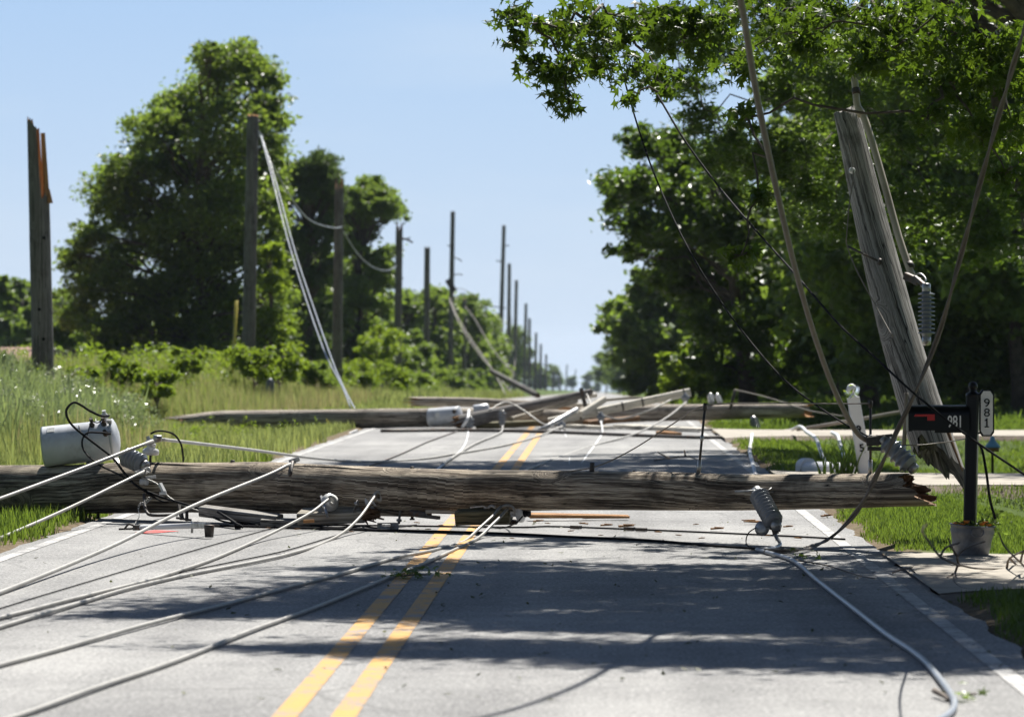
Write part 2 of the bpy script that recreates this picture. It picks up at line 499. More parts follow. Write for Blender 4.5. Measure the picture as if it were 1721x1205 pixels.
M['pole_grey'] = wood("grey_pole_wood", (0.07, 0.064, 0.058), (0.24, 0.225, 0.205), (0.42, 0.40, 0.37), stain=(0.05, 0.042, 0.034), stain_amt=0.7)
M['pole_dark'] = wood("dark_standing_pole_wood", (0.07, 0.064, 0.06), (0.15, 0.14, 0.132), (0.24, 0.225, 0.215), stain_amt=0.4)
M['arm'] = wood("crossarm_wood", (0.15, 0.13, 0.10), (0.30, 0.27, 0.215), (0.45, 0.41, 0.34), stain_amt=0.25, knots=False, grain=50)
M['arm_olive'] = wood("treated_crossarm_wood", (0.06, 0.055, 0.03), (0.14, 0.125, 0.07), (0.22, 0.20, 0.12), stain_amt=0.4, knots=False, grain=50)
M['arm_pale'] = wood("bleached_crossarm_wood", (0.40, 0.37, 0.31), (0.58, 0.54, 0.46), (0.68, 0.64, 0.56), stain_amt=0.1, knots=False, grain=40, bump=0.3)
M['fresh'] = wood("fresh_split_wood", (0.17, 0.065, 0.022), (0.40, 0.19, 0.075), (0.60, 0.36, 0.17), stain=(0.16, 0.05, 0.015), stain_amt=0.45, knots=False, grain=70, bump=1.0)
M['fresh_brown'] = wood("broken_brown_wood", (0.05, 0.026, 0.013), (0.17, 0.088, 0.043), (0.32, 0.20, 0.11), stain=(0.06, 0.02, 0.01), stain_amt=0.45, knots=False, grain=80, bump=1.0)
M['cable'] = simple("weathered_grey_cable", (0.33, 0.32, 0.30), 0.55, 0, 0.16, 5, 0.1)
def strand(name, col, rough, metal=0.0):
    t = NT(name); uv = t.n('ShaderNodeUVMap').outputs[0]; s_ = t.n('ShaderNodeSeparateXYZ'); t.l(uv, s_.inputs[0])
    lay = t.math('SINE', t.math('MULTIPLY', t.math('ADD', s_.outputs[0], t.math('MULTIPLY', s_.outputs[1], 0.35)), 420.0))
    g = t.noise(t.geo(), 2.2, 5, 0.65); g2 = t.noise(t.geo(), 30, 3)
    cc = t.ramp(g, [(0.3, tuple(x * 0.72 for x in col)), (0.6, col), (0.75, tuple(x * 1.12 for x in col))])
    cc = t.mix(t.math('MULTIPLY', t.ramp(g2, [(0.58, (0, 0, 0)), (0.7, (1, 1, 1))]), 0.4), cc, tuple(x * 0.45 for x in col))
    return t.done(t.bsdf(cc, rough, metal, t.bump(lay, 0.14, 0.004), 0.35))
M['cable'] = strand("stranded_grey_cable", (0.34, 0.33, 0.305), 0.5, 0.25)
M['conduit'] = simple("beige_conduit", (0.46, 0.40, 0.31), 0.5, 0, 0.12, 4, 0.08, (0.30, 0.25, 0.19))
M['cable_tan'] = simple("tan_cable_sheath", (0.20, 0.17, 0.135), 0.6, 0, 0.2, 6, 0.1)
M['cable_dark'] = simple("dark_twisted_cable", (0.10, 0.085, 0.068), 0.55, 0, 0.25, 6, 0.1)
M['cable_white'] = simple("bleached_cable", (0.66, 0.66, 0.66), 0.5, 0, 0.1, 5, 0.1)
M['cable_blue'] = simple("smooth_grey_conduit", (0.30, 0.32, 0.35), 0.35, 0, 0.12, 4, 0.1)
M['black'] = simple("black_rubber", (0.014, 0.014, 0.015), 0.7, 0, 0.3, 9, 0.15, None, 0.06)
M['black_paint'] = simple("black_satin_paint", (0.006, 0.006, 0.007), 0.33, 0, 0.25, 6, 0.08, None, 0.28)
M['steel'] = simple("galvanised_steel", (0.46, 0.46, 0.45), 0.42, 0.75, 0.25, 30, 0.2, (0.16, 0.13, 0.11))
M['iron'] = simple("dark_iron", (0.075, 0.068, 0.062), 0.6, 0.5, 0.4, 24, 0.3, (0.10, 0.045, 0.02))
M['bucket'] = simple("zinc_bucket", (0.14, 0.15, 0.165), 0.5, 0.45, 0.25, 10, 0.2, (0.23, 0.235, 0.245))
M['porcelain'] = simple("grey_porcelain", (0.22, 0.235, 0.255), 0.25, 0, 0.08, 8, 0.03)
M['porcelain_pale'] = simple("pale_porcelain", (0.62, 0.62, 0.61), 0.25, 0, 0.08, 8, 0.03)
M['tank'] = simple("white_tank_paint", (0.62, 0.64, 0.67), 0.35, 0, 0.08, 9, 0.06, (0.40, 0.41, 0.42))
M['tank_scuff'] = simple("scuffed_label", (0.45, 0.46, 0.45), 0.6, 0, 0.3, 50, 0.1)
M['white_vinyl'] = simple("white_painted_board", (0.72, 0.73, 0.74), 0.5, 0, 0.06, 5, 0.1, (0.60, 0.61, 0.62))
M['sign_white'] = simple("sign_face", (0.78, 0.77, 0.73), 0.5, 0, 0.03, 5, 0.05)
M['flag'] = simple("red_flag_plastic", (0.55, 0.022, 0.018), 0.4, 0, 0.1, 8, 0.05)
M['blue'] = simple("light_blue_enamel", (0.16, 0.36, 0.47), 0.4, 0, 0.15, 8, 0.05)
M['amber'] = simple("amber_glass", (0.30, 0.16, 0.03), 0.3, 0, 0.2, 8, 0.05)
M['yellow_plastic'] = simple("yellow_plastic", (0.62, 0.50, 0.06), 0.5, 0, 0.1, 3, 0.05)
M['orange_petal'] = simple("orange_petals", (0.80, 0.26, 0.02), 0.6, 0, 0.25, 60, 0.1)
M['bark'] = simple("tree_bark", (0.085, 0.068, 0.052), 0.95, 0, 0.5, 7, 0.9)
M['twig'] = simple("bare_twig_bark", (0.15, 0.12, 0.095), 0.85, 0, 0.35, 18, 0.4)
M['leaf_star'] = leaf_mat("star_leaf", (0.042, 0.076, 0.014), (0.13, 0.215, 0.015), 0.44, 0.45, 0.45, 0.3)
M['leaf_oak'] = leaf_mat("oak_leaf", (0.048, 0.084, 0.018), (0.15, 0.25, 0.022), 0.46, 0.36, 0.5, 0.55)
M['leaf_dark'] = leaf_mat("dark_leaf", (0.080, 0.128, 0.032), (0.27, 0.39, 0.048), 0.46, 0.42, 0.5, 0.45)
M['leaf_mid'] = leaf_mat("mid_leaf", (0.088, 0.138, 0.034), (0.26, 0.38, 0.048), 0.46, 0.42, 0.5, 0.45)
M['leaf_bright'] = leaf_mat("bright_leaf", (0.095, 0.155, 0.024), (0.27, 0.38, 0.028), 0.5, 0.45, 0.4, 0.35)
M['leaf_glint'] = leaf_mat("glint_leaf", (0.46, 0.47, 0.31), (0.27, 0.35, 0.14), 0.35, 0.25, 0.4, 0.9)  # white glints of glossy leaves painted in as a pale base colour
M['litter'] = leaf_mat("torn_leaf", (0.075, 0.085, 0.03), (0.10, 0.12, 0.03), 0.2, 0.6, 0.5, 0.2)
M['leaf_pine'] = leaf_mat("pine_leaf", (0.065, 0.105, 0.038), (0.15, 0.23, 0.045), 0.4, 0.5, 0.4, 0.3)
M['grass_lawn'] = leaf_mat("lawn_blade", (0.068, 0.106, 0.024), (0.165, 0.245, 0.030), 0.5, 0.42, 0.45, 0.4)
M['grass_tall'] = leaf_mat("tall_grass_blade", (0.16, 0.195, 0.075), (0.29, 0.34, 0.10), 0.5, 0.38, 0.5, 0.5)
M['grass_shiny'] = leaf_mat("broad_shiny_blade", (0.30, 0.35, 0.20), (0.28, 0.36, 0.12), 0.35, 0.22, 0.4, 0.9)  # blade highlights put into the whitish base, on top of the real gloss
M['grass_seed'] = leaf_mat("seed_head", (0.24, 0.22, 0.11), (0.34, 0.31, 0.14), 0.5, 0.6, 0.35, 0.2)

# ---------------------------------------------------------------- ground, road, markings
def grid_sheet(name, xs, ys, zf, mat, dz=0.0):
    X, Y = np.meshgrid(np.asarray(xs, float), np.asarray(ys, float))
    Z = zf(X, Y) + dz
    v = np.stack([X, Y, Z], -1).reshape(-1, 3)
    nx, ny = len(xs), len(ys)
    i = np.arange(nx - 1)[None, :] + nx * np.arange(ny - 1)[:, None]
    f = np.stack([i, i + 1, i + nx + 1, i + nx], -1).reshape(-1, 4)
    return np_obj(name, v, f, mat, None, True, (0, 0, 0))

gx = np.concatenate([-np.geomspace(2200, 16, 26), np.arange(-15, -3.9, 0.45), [-3.75, -3.58, -3.45, -3.32, -3, 0, 3, 3.32, 3.45, 3.58, 3.75], np.arange(4.0, 16, 0.45), np.geomspace(17, 2200, 26)])
gy = np.concatenate([np.arange(-60, 8, 4.0), np.arange(8, 110, 0.6), np.geomspace(111, 4500, 60)])
tag(grid_sheet("ground", gx, gy, terrain_z, M['ground']), kind='structure')
ry = np.concatenate([np.arange(-60, 84, 6.0), np.arange(84, 300, 6.0), np.geomspace(306, 4400, 50)])
flat = lambda X, Y: base_z(Y)
def edge_jag(side):
    ys = np.concatenate([np.arange(-60, 120, 0.25), np.geomspace(121, 4400, 80)])
    return ys
# asphalt with an uneven edge
ys = edge_jag(1)
ej = np.array([mnoise.noise(Vector((0.3, y * 1.1, 0))) * 0.06 + mnoise.noise(Vector((4.3, y * 4.7, 0))) * 0.035 for y in ys])
ej2 = np.array([mnoise.noise(Vector((9.3, y * 1.1, 0))) * 0.06 + mnoise.noise(Vector((14.3, y * 4.7, 0))) * 0.035 for y in ys])
cols = [-3.40 + ej, np.full_like(ys, -3.0), np.full_like(ys, 0.0), np.full_like(ys, 3.0), 3.37 + ej2]
V = np.concatenate([np.stack([c, ys, base_z(ys)], -1) for c in cols]); n = len(ys)
Fq = np.concatenate([np.stack([k * n + np.arange(n - 1), (k + 1) * n + np.arange(n - 1), (k + 1) * n + np.arange(1, n), k * n + np.arange(1, n)], -1) for k in range(4)])
tag(np_obj("road", V, Fq, M['asphalt'], None, True, (0, 0, 0)), kind='structure')
for nm, x0, x1, mt in (("yellow_centre_line", -0.192, -0.084, 'yellow'), ("yellow_centre_line", 0.058, 0.166, 'yellow'), ("white_edge_line", -3.285, -3.19, 'white'), ("white_edge_line", 3.105, 3.20, 'white')):
    tag(grid_sheet(nm, [x0, x1], ry, flat, M[mt], 0.004), kind='structure')
# red utility marking sprayed on the asphalt
v = [G(225, 894.2, 0.005), G(262, 890.5, 0.005), G(302, 892.2, 0.005), G(285, 893.2, 0.005), G(262, 895.2, 0.005), G(240, 895.6, 0.005)]
mb = MB(); mb.v = v; mb.face([5, 4, 3, 2, 1, 0]); tag(mb.build("red_paint_mark", M['red']), kind='structure')

# driveways (slab over a dirt embankment)
def driveway(y0, y1, flare, dz, label_kind="driveway"):
    xs = np.concatenate([[3.34, 3.5, 3.7, 4.0, 4.5, 5.2], np.arange(6, 26, 1.0)])
    fl = flare * np.exp(-(xs - 3.45) / 0.7)
    e0 = np.array([mnoise.noise(Vector((x * 1.3, y0, 3))) * 0.05 for x in xs])
    a = np.stack([xs, y0 - fl + e0, np.full_like(xs, dz)], -1); b = np.stack([xs, y1 + fl * 0.7 - e0, np.full_like(xs, dz)], -1)
    k = len(xs); f = np.stack([np.arange(k - 1), np.arange(1, k), k + np.arange(1, k), k + np.arange(k - 1)], -1)
    tag(np_obj("driveway", np.concatenate([a, b]), f, M['concrete'], None, False, (0, 0, 0)), kind='structure')
    # dirt shoulder dropping into the ditch, both sides
    rows = []
    for off, z in ((0.0, dz - 0.008), (0.12, dz - 0.05), (0.45, dz - 0.34), (0.75, dz - 0.52)):
        fall = sstep(4.2, 6.2, xs); z = dz - 0.008 + (z - dz + 0.008) * (0.10 + 0.90 * fall)
        j = np.array([mnoise.noise(Vector((x * 2.1, off * 5 + y0, 7))) * 0.07 for x in xs])
        rows.append(np.stack([xs, a[:, 1] - off + j, z + j * 0.1], -1))
    m = k; vv = np.concatenate(rows)
    ff = np.concatenate([np.stack([(r + 1) * m + np.arange(m - 1), (r + 1) * m + np.arange(1, m), r * m + np.arange(1, m), r * m + np.arange(m - 1)], -1) for r in range(3)])
    tag(np_obj("driveway_bank", vv, ff, M['dirt'], None, True, (0, 0, 0)), kind='structure')
driveway(25.4, 29.0, 0.8, 0.02)
driveway(43.4, 47.4, 1.4, 0.05)
driveway(67.6, 72.4, 1.6, 0.06)

# mound of bare soil on the field beyond the bank
xs = np.linspace(-34, -11.5, 40); ys2 = np.linspace(116, 150, 24)
def mound(X, Y):
    r = sstep(-11.5, -19, X) * np.sin(np.clip((Y - 116) / 34, 0, 1) * math.pi) ** 0.6
    return terrain_z(X, Y) - 0.1 + 1.15 * r + 0.12 * np.sin(X * 1.3) * np.sin(Y * 0.9) * r
tag(grid_sheet("bare_soil_mound", xs, ys2, mound, M['soil']), kind='structure')

# ---------------------------------------------------------------- grass
BLADE = np.array([[-0.5, 0, 0], [0.5, 0, 0], [-0.36, 0.10, 0.5], [0.36, 0.10, 0.5], [0.0, 0.38, 0.98]])
BLADE_F = np.array([[0, 1, 3], [0, 3, 2], [2, 3, 4]])
def grass(name, pts, h0, h1, width, mat, lean=1.0):
    n = len(pts)
    a = RNG.uniform(0, 2 * np.pi, n); h = RNG.uniform(h0, h1, n) * RNG.uniform(0.6, 1.1, n); w = width * RNG.uniform(0.7, 1.4, n)
    ln = RNG.uniform(0.1, 1.6, n) * lean
    B = np.repeat(BLADE[None], n, 0).copy()
    B[:, :, 0] *= w[:, None]; B[:, :, 1] *= (h * ln)[:, None]; B[:, :, 2] *= h[:, None]
    tw = RNG.uniform(-0.9, 0.9, n)
    ca, sa = np.cos(a), np.sin(a)
    X = B[:, :, 0] * ca[:, None] - B[:, :, 1] * sa[:, None]; Y = B[:, :, 0] * sa[:, None] + B[:, :, 1] * ca[:, None]
    V = np.stack([X + pts[:, 0:1], Y + pts[:, 1:2], B[:, :, 2] + pts[:, 2:3]], -1).reshape(-1, 3)
    Fc = (BLADE_F[None] + 5 * np.arange(n)[:, None, None]).reshape(-1, 3)
    return tag(np_obj(name, V, Fc, mat, None, True, (0, 0, 0)), kind='stuff')

def ground_pts(n, x0, x1, y0, y1, keep=None, power=1.0):
    y = y0 + (y1 - y0) * RNG.uniform(0, 1, n) ** power
    x = RNG.uniform(x0, x1, n)
    ok = np.ones(n, bool)
    for a, b in DRIVES:
        ok &= ~((x > 3.3) & (y > a - 0.06 - 0.8 * np.exp(-(x - 3.45) / 0.7)) & (y < b + 0.3 + 0.6 * np.exp(-(x - 3.45) / 0.7)))
    if keep is not None: ok &= keep(x, y)
    x, y = x[ok], y[ok]
    return np.stack([x, y, terrain_z(x, y) - 0.01], -1)
def clumpy(th, s=1.0):
    def k(x, y):
        v = np.sin(x * 1.9 * s + np.sin(y * 1.3 * s) * 1.7) + np.sin(y * 2.3 * s + np.sin(x * 0.9 * s) * 2.1) + RNG.normal(0, 0.7, len(x))
        return v > th
    return k
nearR = lambda x, y: (np.abs(x) > 3.44 + 0.06 * np.sin(y * 1.7) + RNG.exponential(0.07, len(x)))
grass("lawn_grass", ground_pts(170000, 3.38, 7.6, 20, 44, nearR), 0.03, 0.085, 0.010, M['grass_lawn'])
grass("lawn_grass", ground_pts(100000, 3.38, 11.0, 44, 82, nearR), 0.04, 0.10, 0.018, M['grass_lawn'])
grass("verge_grass", ground_pts(90000, -6.6, -3.38, 26, 56, nearR), 0.05, 0.19, 0.011, M['grass_lawn'])
grass("verge_grass", ground_pts(70000, -10.5, -3.42, 44, 96, lambda x, y: nearR(x, y) & (x > -9.5) & ~((y > 66) & (y < 77.3) & (x > -8.2))), 0.15, 0.40, 0.017, M['grass_tall'], 0.8)
grass("tall_grass", ground_pts(60000, -11.5, -6.2, 46, 125, lambda x, y: clumpy(-0.6)(x, y) & ~((y > 60) & (y < 77.3) & (x > -8.4))), 0.35, 0.75, 0.016, M['grass_tall'], 0.6)
grass("verge_grass", ground_pts(22000, -8.6, -3.6, 66, 77.3, nearR), 0.08, 0.20, 0.018, M['grass_tall'], 0.8)
grass("seed_grass", ground_pts(20000, -11.5, -5.2, 50, 125, lambda x, y: clumpy(0.2)(x, y) & ~((y > 60) & (y < 77.3) & (x > -8.4))), 0.5, 0.85, 0.016, M['grass_seed'], 0.5)
grass("broad_leaf_grass", ground_pts(16000, -10.2, -7.0, 52, 70, clumpy(-0.8)), 0.45, 0.95, 0.045, M['grass_shiny'], 0.9)
grass("verge_grass", ground_pts(30000, -11, -3.7, 96, 260, nearR), 0.2, 0.6, 0.04, M['grass_tall'])
grass("verge_grass", ground_pts(26000, 3.7, 14, 82, 200, nearR), 0.1, 0.3, 0.05, M['grass_lawn'])

# ---------------------------------------------------------------- weeds and trees
def weeds(name, spots, leaf_n, hh, size, mat):
    pts = []
    for (x, y) in spots:
        h = hh * random.uniform(0.5, 1.25); k = int(leaf_n * random.uniform(0.5, 1.4)); z = float(terrain_z(x, y))
        t = RNG.uniform(0.1, 1, k); w = h * 0.42 * (1.15 - t)
        pts.append(np.stack([x + RNG.normal(0, 1, k) * w, y + RNG.normal(0, 1, k) * w, z + t * h], -1))
    pts = np.concatenate(pts)
    V, Fc = leaves(pts, LEAF_OVAL, size * 0.6, size * 1.4, -0.2, 0.4)
    tag(np_obj(name, V, Fc, M[mat], None, False, (0, 0, 0)), kind='stuff')
def star_template():
    lob = []
    angs = [-118, -62, 0, 62, 118]; rr = [0.72, 0.95, 1.08, 0.95, 0.72]
    pts = [(0, -0.12, 0)]
    out = [(0.0, -0.30)]
    for i, (a, r) in enumerate(zip(angs, rr)):
        t = math.radians(a)
        out.append((math.sin(t) * r, math.cos(t) * r))
        if i < 4:
            t2 = math.radians((a + angs[i + 1]) / 2); out.append((math.sin(t2) * 0.34, math.cos(t2) * 0.34))
    v = np.array([(0, 0, 0)] + [(x, y, -0.20 * (x * x + y * y)) for x, y in out]) * np.array([0.5, 0.5, 0.5])
    m = len(out)
    f = np.array([[0, 1 + (i + 1) % m, 1 + i] for i in range(m)])
    return v, f
LEAF_STAR = star_template()
LEAF_OVAL = (np.array([[0, -0.5, 0], [0.24, -0.05, 0.06], [0, 0.5, -0.10], [-0.24, -0.05, 0.06]]), np.array([[0, 1, 2], [0, 2, 3]]))
LEAF_SLIM = (np.array([[0, -0.5, 0], [0.14, -0.02, 0.03], [0, 0.5, -0.08], [-0.14, -0.02, 0.03]]), np.array([[0, 1, 2], [0, 2, 3]]))
LEAF_CLUMP = (np.array([[0, -0.5, 0], [0.34, -0.22, 0.08], [0.22, 0.16, -0.02], [0.05, 0.55, -0.1], [-0.30, 0.20, 0.07], [-0.36, -0.16, -0.02]]), np.array([[0, 1, 2], [0, 2, 3], [0, 3, 4], [0, 4, 5]]))

def leaves(pts, tmpl, s0, s1, droop=0.5, flatness=0.6):
    tv, tf = tmpl; n = len(pts)
    tip = RNG.normal(0, 1, (n, 3)); tip[:, 2] = tip[:, 2] * 0.6 - droop
    tip /= np.linalg.norm(tip, axis=1, keepdims=True) + 1e-9
    nr = RNG.normal(0, 1, (n, 3)); nr[:, 2] += flatness * 1.5
    nr -= tip * np.sum(nr * tip, 1, keepdims=True); nr /= np.linalg.norm(nr, axis=1, keepdims=True) + 1e-9
    sd = np.cross(tip, nr); s = RNG.uniform(s0, s1, n)
    V = (tv[None, :, 0:1] * sd[:, None] + tv[None, :, 1:2] * tip[:, None] + tv[None, :, 2:3] * nr[:, None]) * s[:, None, None] + pts[:, None]
    Fc = (tf[None] + len(tv) * np.arange(n)[:, None, None]).reshape(-1, 3)
    return V.reshape(-1, 3), Fc

def clump_pts(clumps, n, sub=9, sigma=0.20, flat=0.75):
    """n points spread through the given spheres as little tufts; returns points and tuft centres"""
    w = np.array([q[1] ** 2.0 * (q[2] if len(q) > 2 else 1.0) for q in clumps]); w /= w.sum()
    P_, C_ = [], []
    for (c, r, *_), q in zip(clumps, w):
        k = max(3, int(n * q)); ns = max(3, int(sub))
        d = RNG.normal(0, 1, (ns, 3)); d /= np.linalg.norm(d, axis=1, keepdims=True)
        sc = np.array(c) + d * (r * RNG.uniform(0.3, 1.16, (ns, 1))) * np.array([1, 1, flat])
        wt = RNG.uniform(0.3, 1.0, ns); pick = RNG.choice(ns, k, p=wt / wt.sum())
        sg_ = sigma * RNG.uniform(0.45, 1.55, ns)
        g = RNG.normal(0, 1, (k, 3)) * np.array([1, 1, 0.6]) * r * sg_[pick][:, None]
        P_.append(sc[pick] + g); C_.append((c, sc))
    return np.concatenate(P_), C_

def limb_path(a, b, sag=0.1, k=5, wob=0.06):
    a, b = Vector(a), Vector(b); L = (b - a).length; out = []
    ph = random.uniform(0, 9)
    for i in range(k + 1):
        t = i / k; p = a.lerp(b, t)
        p += Vector((mnoise.noise(Vector((ph, t * 3, 0))), mnoise.noise(Vector((0, ph, t * 3))), mnoise.noise(Vector((t * 3, 0, ph))))) * L * wob * 2 * math.sin(math.pi * min(1, t * 1.0)) 
        p.z += L * sag * math.sin(math.pi * t)
        out.append(p)
    return out

def tree(name, label, base, clumps, n_leaf, leaf, size, leafm, trunk_r=0.2, fork=0.45, group=None, sub=10, sigma=0.2, droop=0.4, twigs=True, cat="tree", trunk_lean=None, flat=0.75, limbs=True, twig_r=0.012, network=False, extra=None):
    base = Vector(base)
    root = thing(name, label, cat, base, group)
    pts, cents = clump_pts(clumps, n_leaf, sub, sigma, flat)
    if extra is not None: pts = np.concatenate([pts, extra])
    V, Fc = leaves(pts, leaf, size[0], size[1], droop)
    zs = [q[0][2] for q in clumps]; top = max(zs); cx = sum(q[0][0] for q in clumps) / len(clumps); cy = sum(q[0][1] for q in clumps) / len(clumps)
    tp = Vector(trunk_lean) if trunk_lean is not None else Vector((base.x * 0.4 + cx * 0.6, base.y * 0.4 + cy * 0.6, base.z + (top - base.z) * 0.92))
    mb = MB()
    path = limb_path(base - Vector((0, 0, 0.15)), tp, 0, 8, 0.02)
    rad = [trunk_r * (1.35 if i == 0 else 1.0) * (1 - 0.86 * i / 8) for i in range(9)]
    mb.tube(path, rad, 12)
    if network:
        # boughs: every tuft of leaves hangs on the nearest tuft that is higher or nearer the trunk
        cs = [Vector(q[0]) for q in cents]
        key = [(q - tp).length - 0.6 * (q.z - tp.z) for q in cs]
        order = sorted(range(len(cs)), key=lambda i: -key[i]); par = [-1] * len(cs); wt = [1] * len(cs)
        for i in order:
            best = None
            for j in range(len(cs)):
                if key[j] < key[i] - 0.05:
                    dd = (cs[i] - cs[j]).length
                    if best is None or dd < best[0]: best = (dd, j)
            if best and best[0] < (cs[i] - tp).length: par[i] = best[1]; wt[best[1]] += wt[i]
        for i in order:
            e = cs[par[i]] if par[i] >= 0 else tp
            rA = min(trunk_r * 0.5, 0.0040 * math.sqrt(wt[i]) + 0.002); rB = min(trunk_r * 0.5, 0.0040 * math.sqrt(wt[i] + 2) + 0.004)
            lp = limb_path(e, cs[i], 0.10, 6, 0.10)
            mb.tube(lp, [rB + (rA - rB) * q / 6 for q in range(7)], 6, False)
            for q in cents[i][1][::3]:
                mb.tube(limb_path(cs[i], Vector(q), 0.04, 3, 0.1), [0.006, 0.005, 0.004, 0.002], 4, False)
    elif limbs:
        for (c, sc) in cents:
            c = Vector(c); h = min(max((c.z - base.z) / max(0.1, tp.z - base.z) * 0.72, 0.12), 0.95)
            i = h * 8; j = int(i); s = path[j].lerp(path[min(8, j + 1)], i - j)
            L = (c - s).length; r0 = min(trunk_r * 0.5, 0.015 + L * 0.013)
            lp = limb_path(s, c, 0.06, 6, 0.06)
            mb.tube(lp, [r0 * (1 - 0.8 * q / 6) for q in range(7)], 6, False)
            if twigs:
                for q in sc[::2]:
                    e = Vector(q); s2 = lp[random.randint(3, 6)]
                    mb.tube(limb_path(s2, e, 0.04, 4, 0.08), [twig_r * (1.5 - q2 * 0.28) for q2 in range(5)], 4, False)
    mb.build("trunk", M['bark'], root)
    np_obj("crown", V, Fc, M[leafm], root)
    return root

def px_clumps(spec, d, spread, back=True, rnd=0.0):
    """circles (px,py,r px) of an outline -> spheres with their own distance"""
    out = []
    for (x, y, r) in spec:
        dd = d + random.uniform(-spread, spread)
        out.append((tuple(P(x, y, dd)), r * dd / F_PX))
        if back:
            out.append((tuple(P(x + random.uniform(-.3, .3) * r, y + random.uniform(-.2, .4) * r, d + spread * random.uniform(0.8, 1.8))), r * 0.85 * d / F_PX))
    return out
def gpos(x, d):
    p = P(x, 588, d); return Vector((p.x, p.y, float(terrain_z(p.x, p.y))))

random.seed(5)
weeds("bank_weeds", [(random.uniform(-12, -8.2), random.uniform(62, 118)) for _ in range(520)], 60, 0.62, 0.06, 'leaf_bright')
weeds("bank_weeds", [(random.uniform(-13, -8.6), random.uniform(84, 150)) for _ in range(380)], 60, 0.45, 0.08, 'leaf_mid')
weeds("glint_weeds", [(random.uniform(-10.2, -7.0), random.uniform(56, 71)) for _ in range(420)], 70, 0.62, 0.075, 'leaf_glint')
weeds("verge_weeds", [(random.uniform(-8, -4.2), random.uniform(38, 100)) for _ in range(260)], 26, 0.28, 0.05, 'leaf_bright')
weeds("pole_foot_brush", [(random.uniform(-12, -8.2) , random.uniform(95, 240)) for _ in range(620)], 60, 0.8, 0.11, 'leaf_bright')
# left side -------------------------------------------------
big = [(428, 120, 46), (372, 130, 50), (440, 190, 38), (320, 175, 60), (400, 230, 70), (262, 225, 46), (300, 290, 75), (215, 275, 42), (385, 330, 80), (190, 330, 50),
       (250, 370, 70), (335, 410, 85), (145, 395, 36), (180, 440, 60), (425, 420, 55), (255, 490, 80), (150, 480, 42), (370, 510, 80), (195, 545, 55), (300, 565, 60), (440, 520, 50), (455, 300, 28), (450, 130, 25), (170, 590, 45), (250, 600, 50), (340, 605, 50), (420, 590, 45), (455, 170, 30), (460, 235, 26), (455, 360, 34), (350, 100, 30), (400, 100, 40), (465, 440, 26), (285, 200, 45), (225, 320, 45), (120, 430, 30), (130, 520, 36), (460, 135, 22), (464, 200, 22), (462, 265, 24), (466, 330, 22), (464, 390, 22), (466, 500, 26), (350, 85, 20), (470, 560, 26)]
tree("broadleaf_tree", "tall dark green tree with wide ragged crown behind the two leftmost broken poles", gpos(330, 136), px_clumps(big, 136, 2.2), 95000, LEAF_OVAL, (0.15, 0.28), 'leaf_dark', 0.26, sub=18, sigma=0.22)
def sky_fill(top, ybot, n, r0, r1):
    xs = [p[0] for p in top]; out = []
    for k in range(n):
        x = xs[0] + (xs[-1] - xs[0]) * ((k * 0.618) % 1.0); r = random.uniform(r0, r1)
        yt = float(np.interp(x, xs, [p[1] for p in top])) + r * 0.5
        if k % 3 == 0: y = yt
        else: y = yt + (ybot - yt) * random.random() ** 1.1
        out.append((x, y, r))
    return out
pine = sky_fill([(472, 300), (490, 285), (515, 275), (540, 262), (556, 300), (566, 340)], 630, 70, 12, 26)
tree("slender_tree", "feathery grey green tree just right of the tallest left tree", gpos(520, 165), px_clumps(pine, 165, 1.5), 52000, LEAF_SLIM, (0.18, 0.38), 'leaf_pine', 0.18, sub=12, sigma=0.24, droop=-0.9)
third = sky_fill([(562, 345), (580, 330), (605, 318), (625, 300), (640, 330), (654, 345), (658, 420), (650, 470)], 640, 64, 12, 30)
tree("broadleaf_tree", "rounded green tree standing behind the third and fourth broken poles", gpos(605, 190), px_clumps(third, 190, 2.0), 60000, LEAF_OVAL, (0.18, 0.30), 'leaf_mid', 0.22, sub=12, sigma=0.22)
for k, (a, b, y0, y1, d, lab) in enumerate(((650, 705, 500, 515, 250, "green tree closing the gap right of the fourth broken pole"), (695, 765, 490, 520, 275, "green tree filling the space behind the fifth and sixth poles"), (755, 812, 505, 545, 320, "dark tree among the short pole stubs"), (800, 838, 535, 580, 380, "dark low tree behind the leaning far pole"))):
    cl = sky_fill([(a, y0 + 12), ((a + b) / 2, min(y0, y1) - 6), (b, y1)], 660, 40, 9, 20)
    tree("roadside_tree", lab, gpos((a + b) / 2, d), px_clumps(cl, d, 3), 26000, LEAF_CLUMP, (0.2, 0.38), 'leaf_dark' if k % 2 else 'leaf_mid', 0.2, group="trees along the left side of the road", sub=9, sigma=0.24)
vine = [(452, 420, 26), (455, 480, 30), (450, 545, 36), (470, 590, 34)]
tree("vine_covered_tree", "bright green vine covered trunk right beside the tall dark tree", gpos(455, 128), px_clumps(vine, 128, 0.8), 12000, LEAF_OVAL, (0.12, 0.24), 'leaf_bright', 0.10, sub=10, sigma=0.22)
far1 = [(20, 500, 30), (60, 495, 26), (100, 500, 22), (10, 550, 40), (60, 550, 40), (110, 545, 36), (35, 585, 30), (90, 585, 30), (5, 490, 26), (45, 520, 30), (80, 520, 30), (115, 510, 24), (60, 600, 30), (10, 600, 30)]
for k, (a, b, lab) in enumerate(((0, 4, "mid green tree at the far left edge beyond the soil mound"), (4, 8, "lower green tree behind the leftmost splintered pole"))):
    tree("field_tree", lab, gpos(20 + 70 * k, 230 + 14 * k), px_clumps(far1[k::2], 230 + 14 * k, 3), 26000, LEAF_CLUMP, (0.3, 0.5), 'leaf_mid', 0.25, sub=9)
row = [(700, 545, 40, 290), (738, 535, 38, 310), (775, 545, 40, 330), (806, 565, 34, 350), (826, 580, 26, 400), (665, 560, 44, 270), (690, 600, 40, 262)]
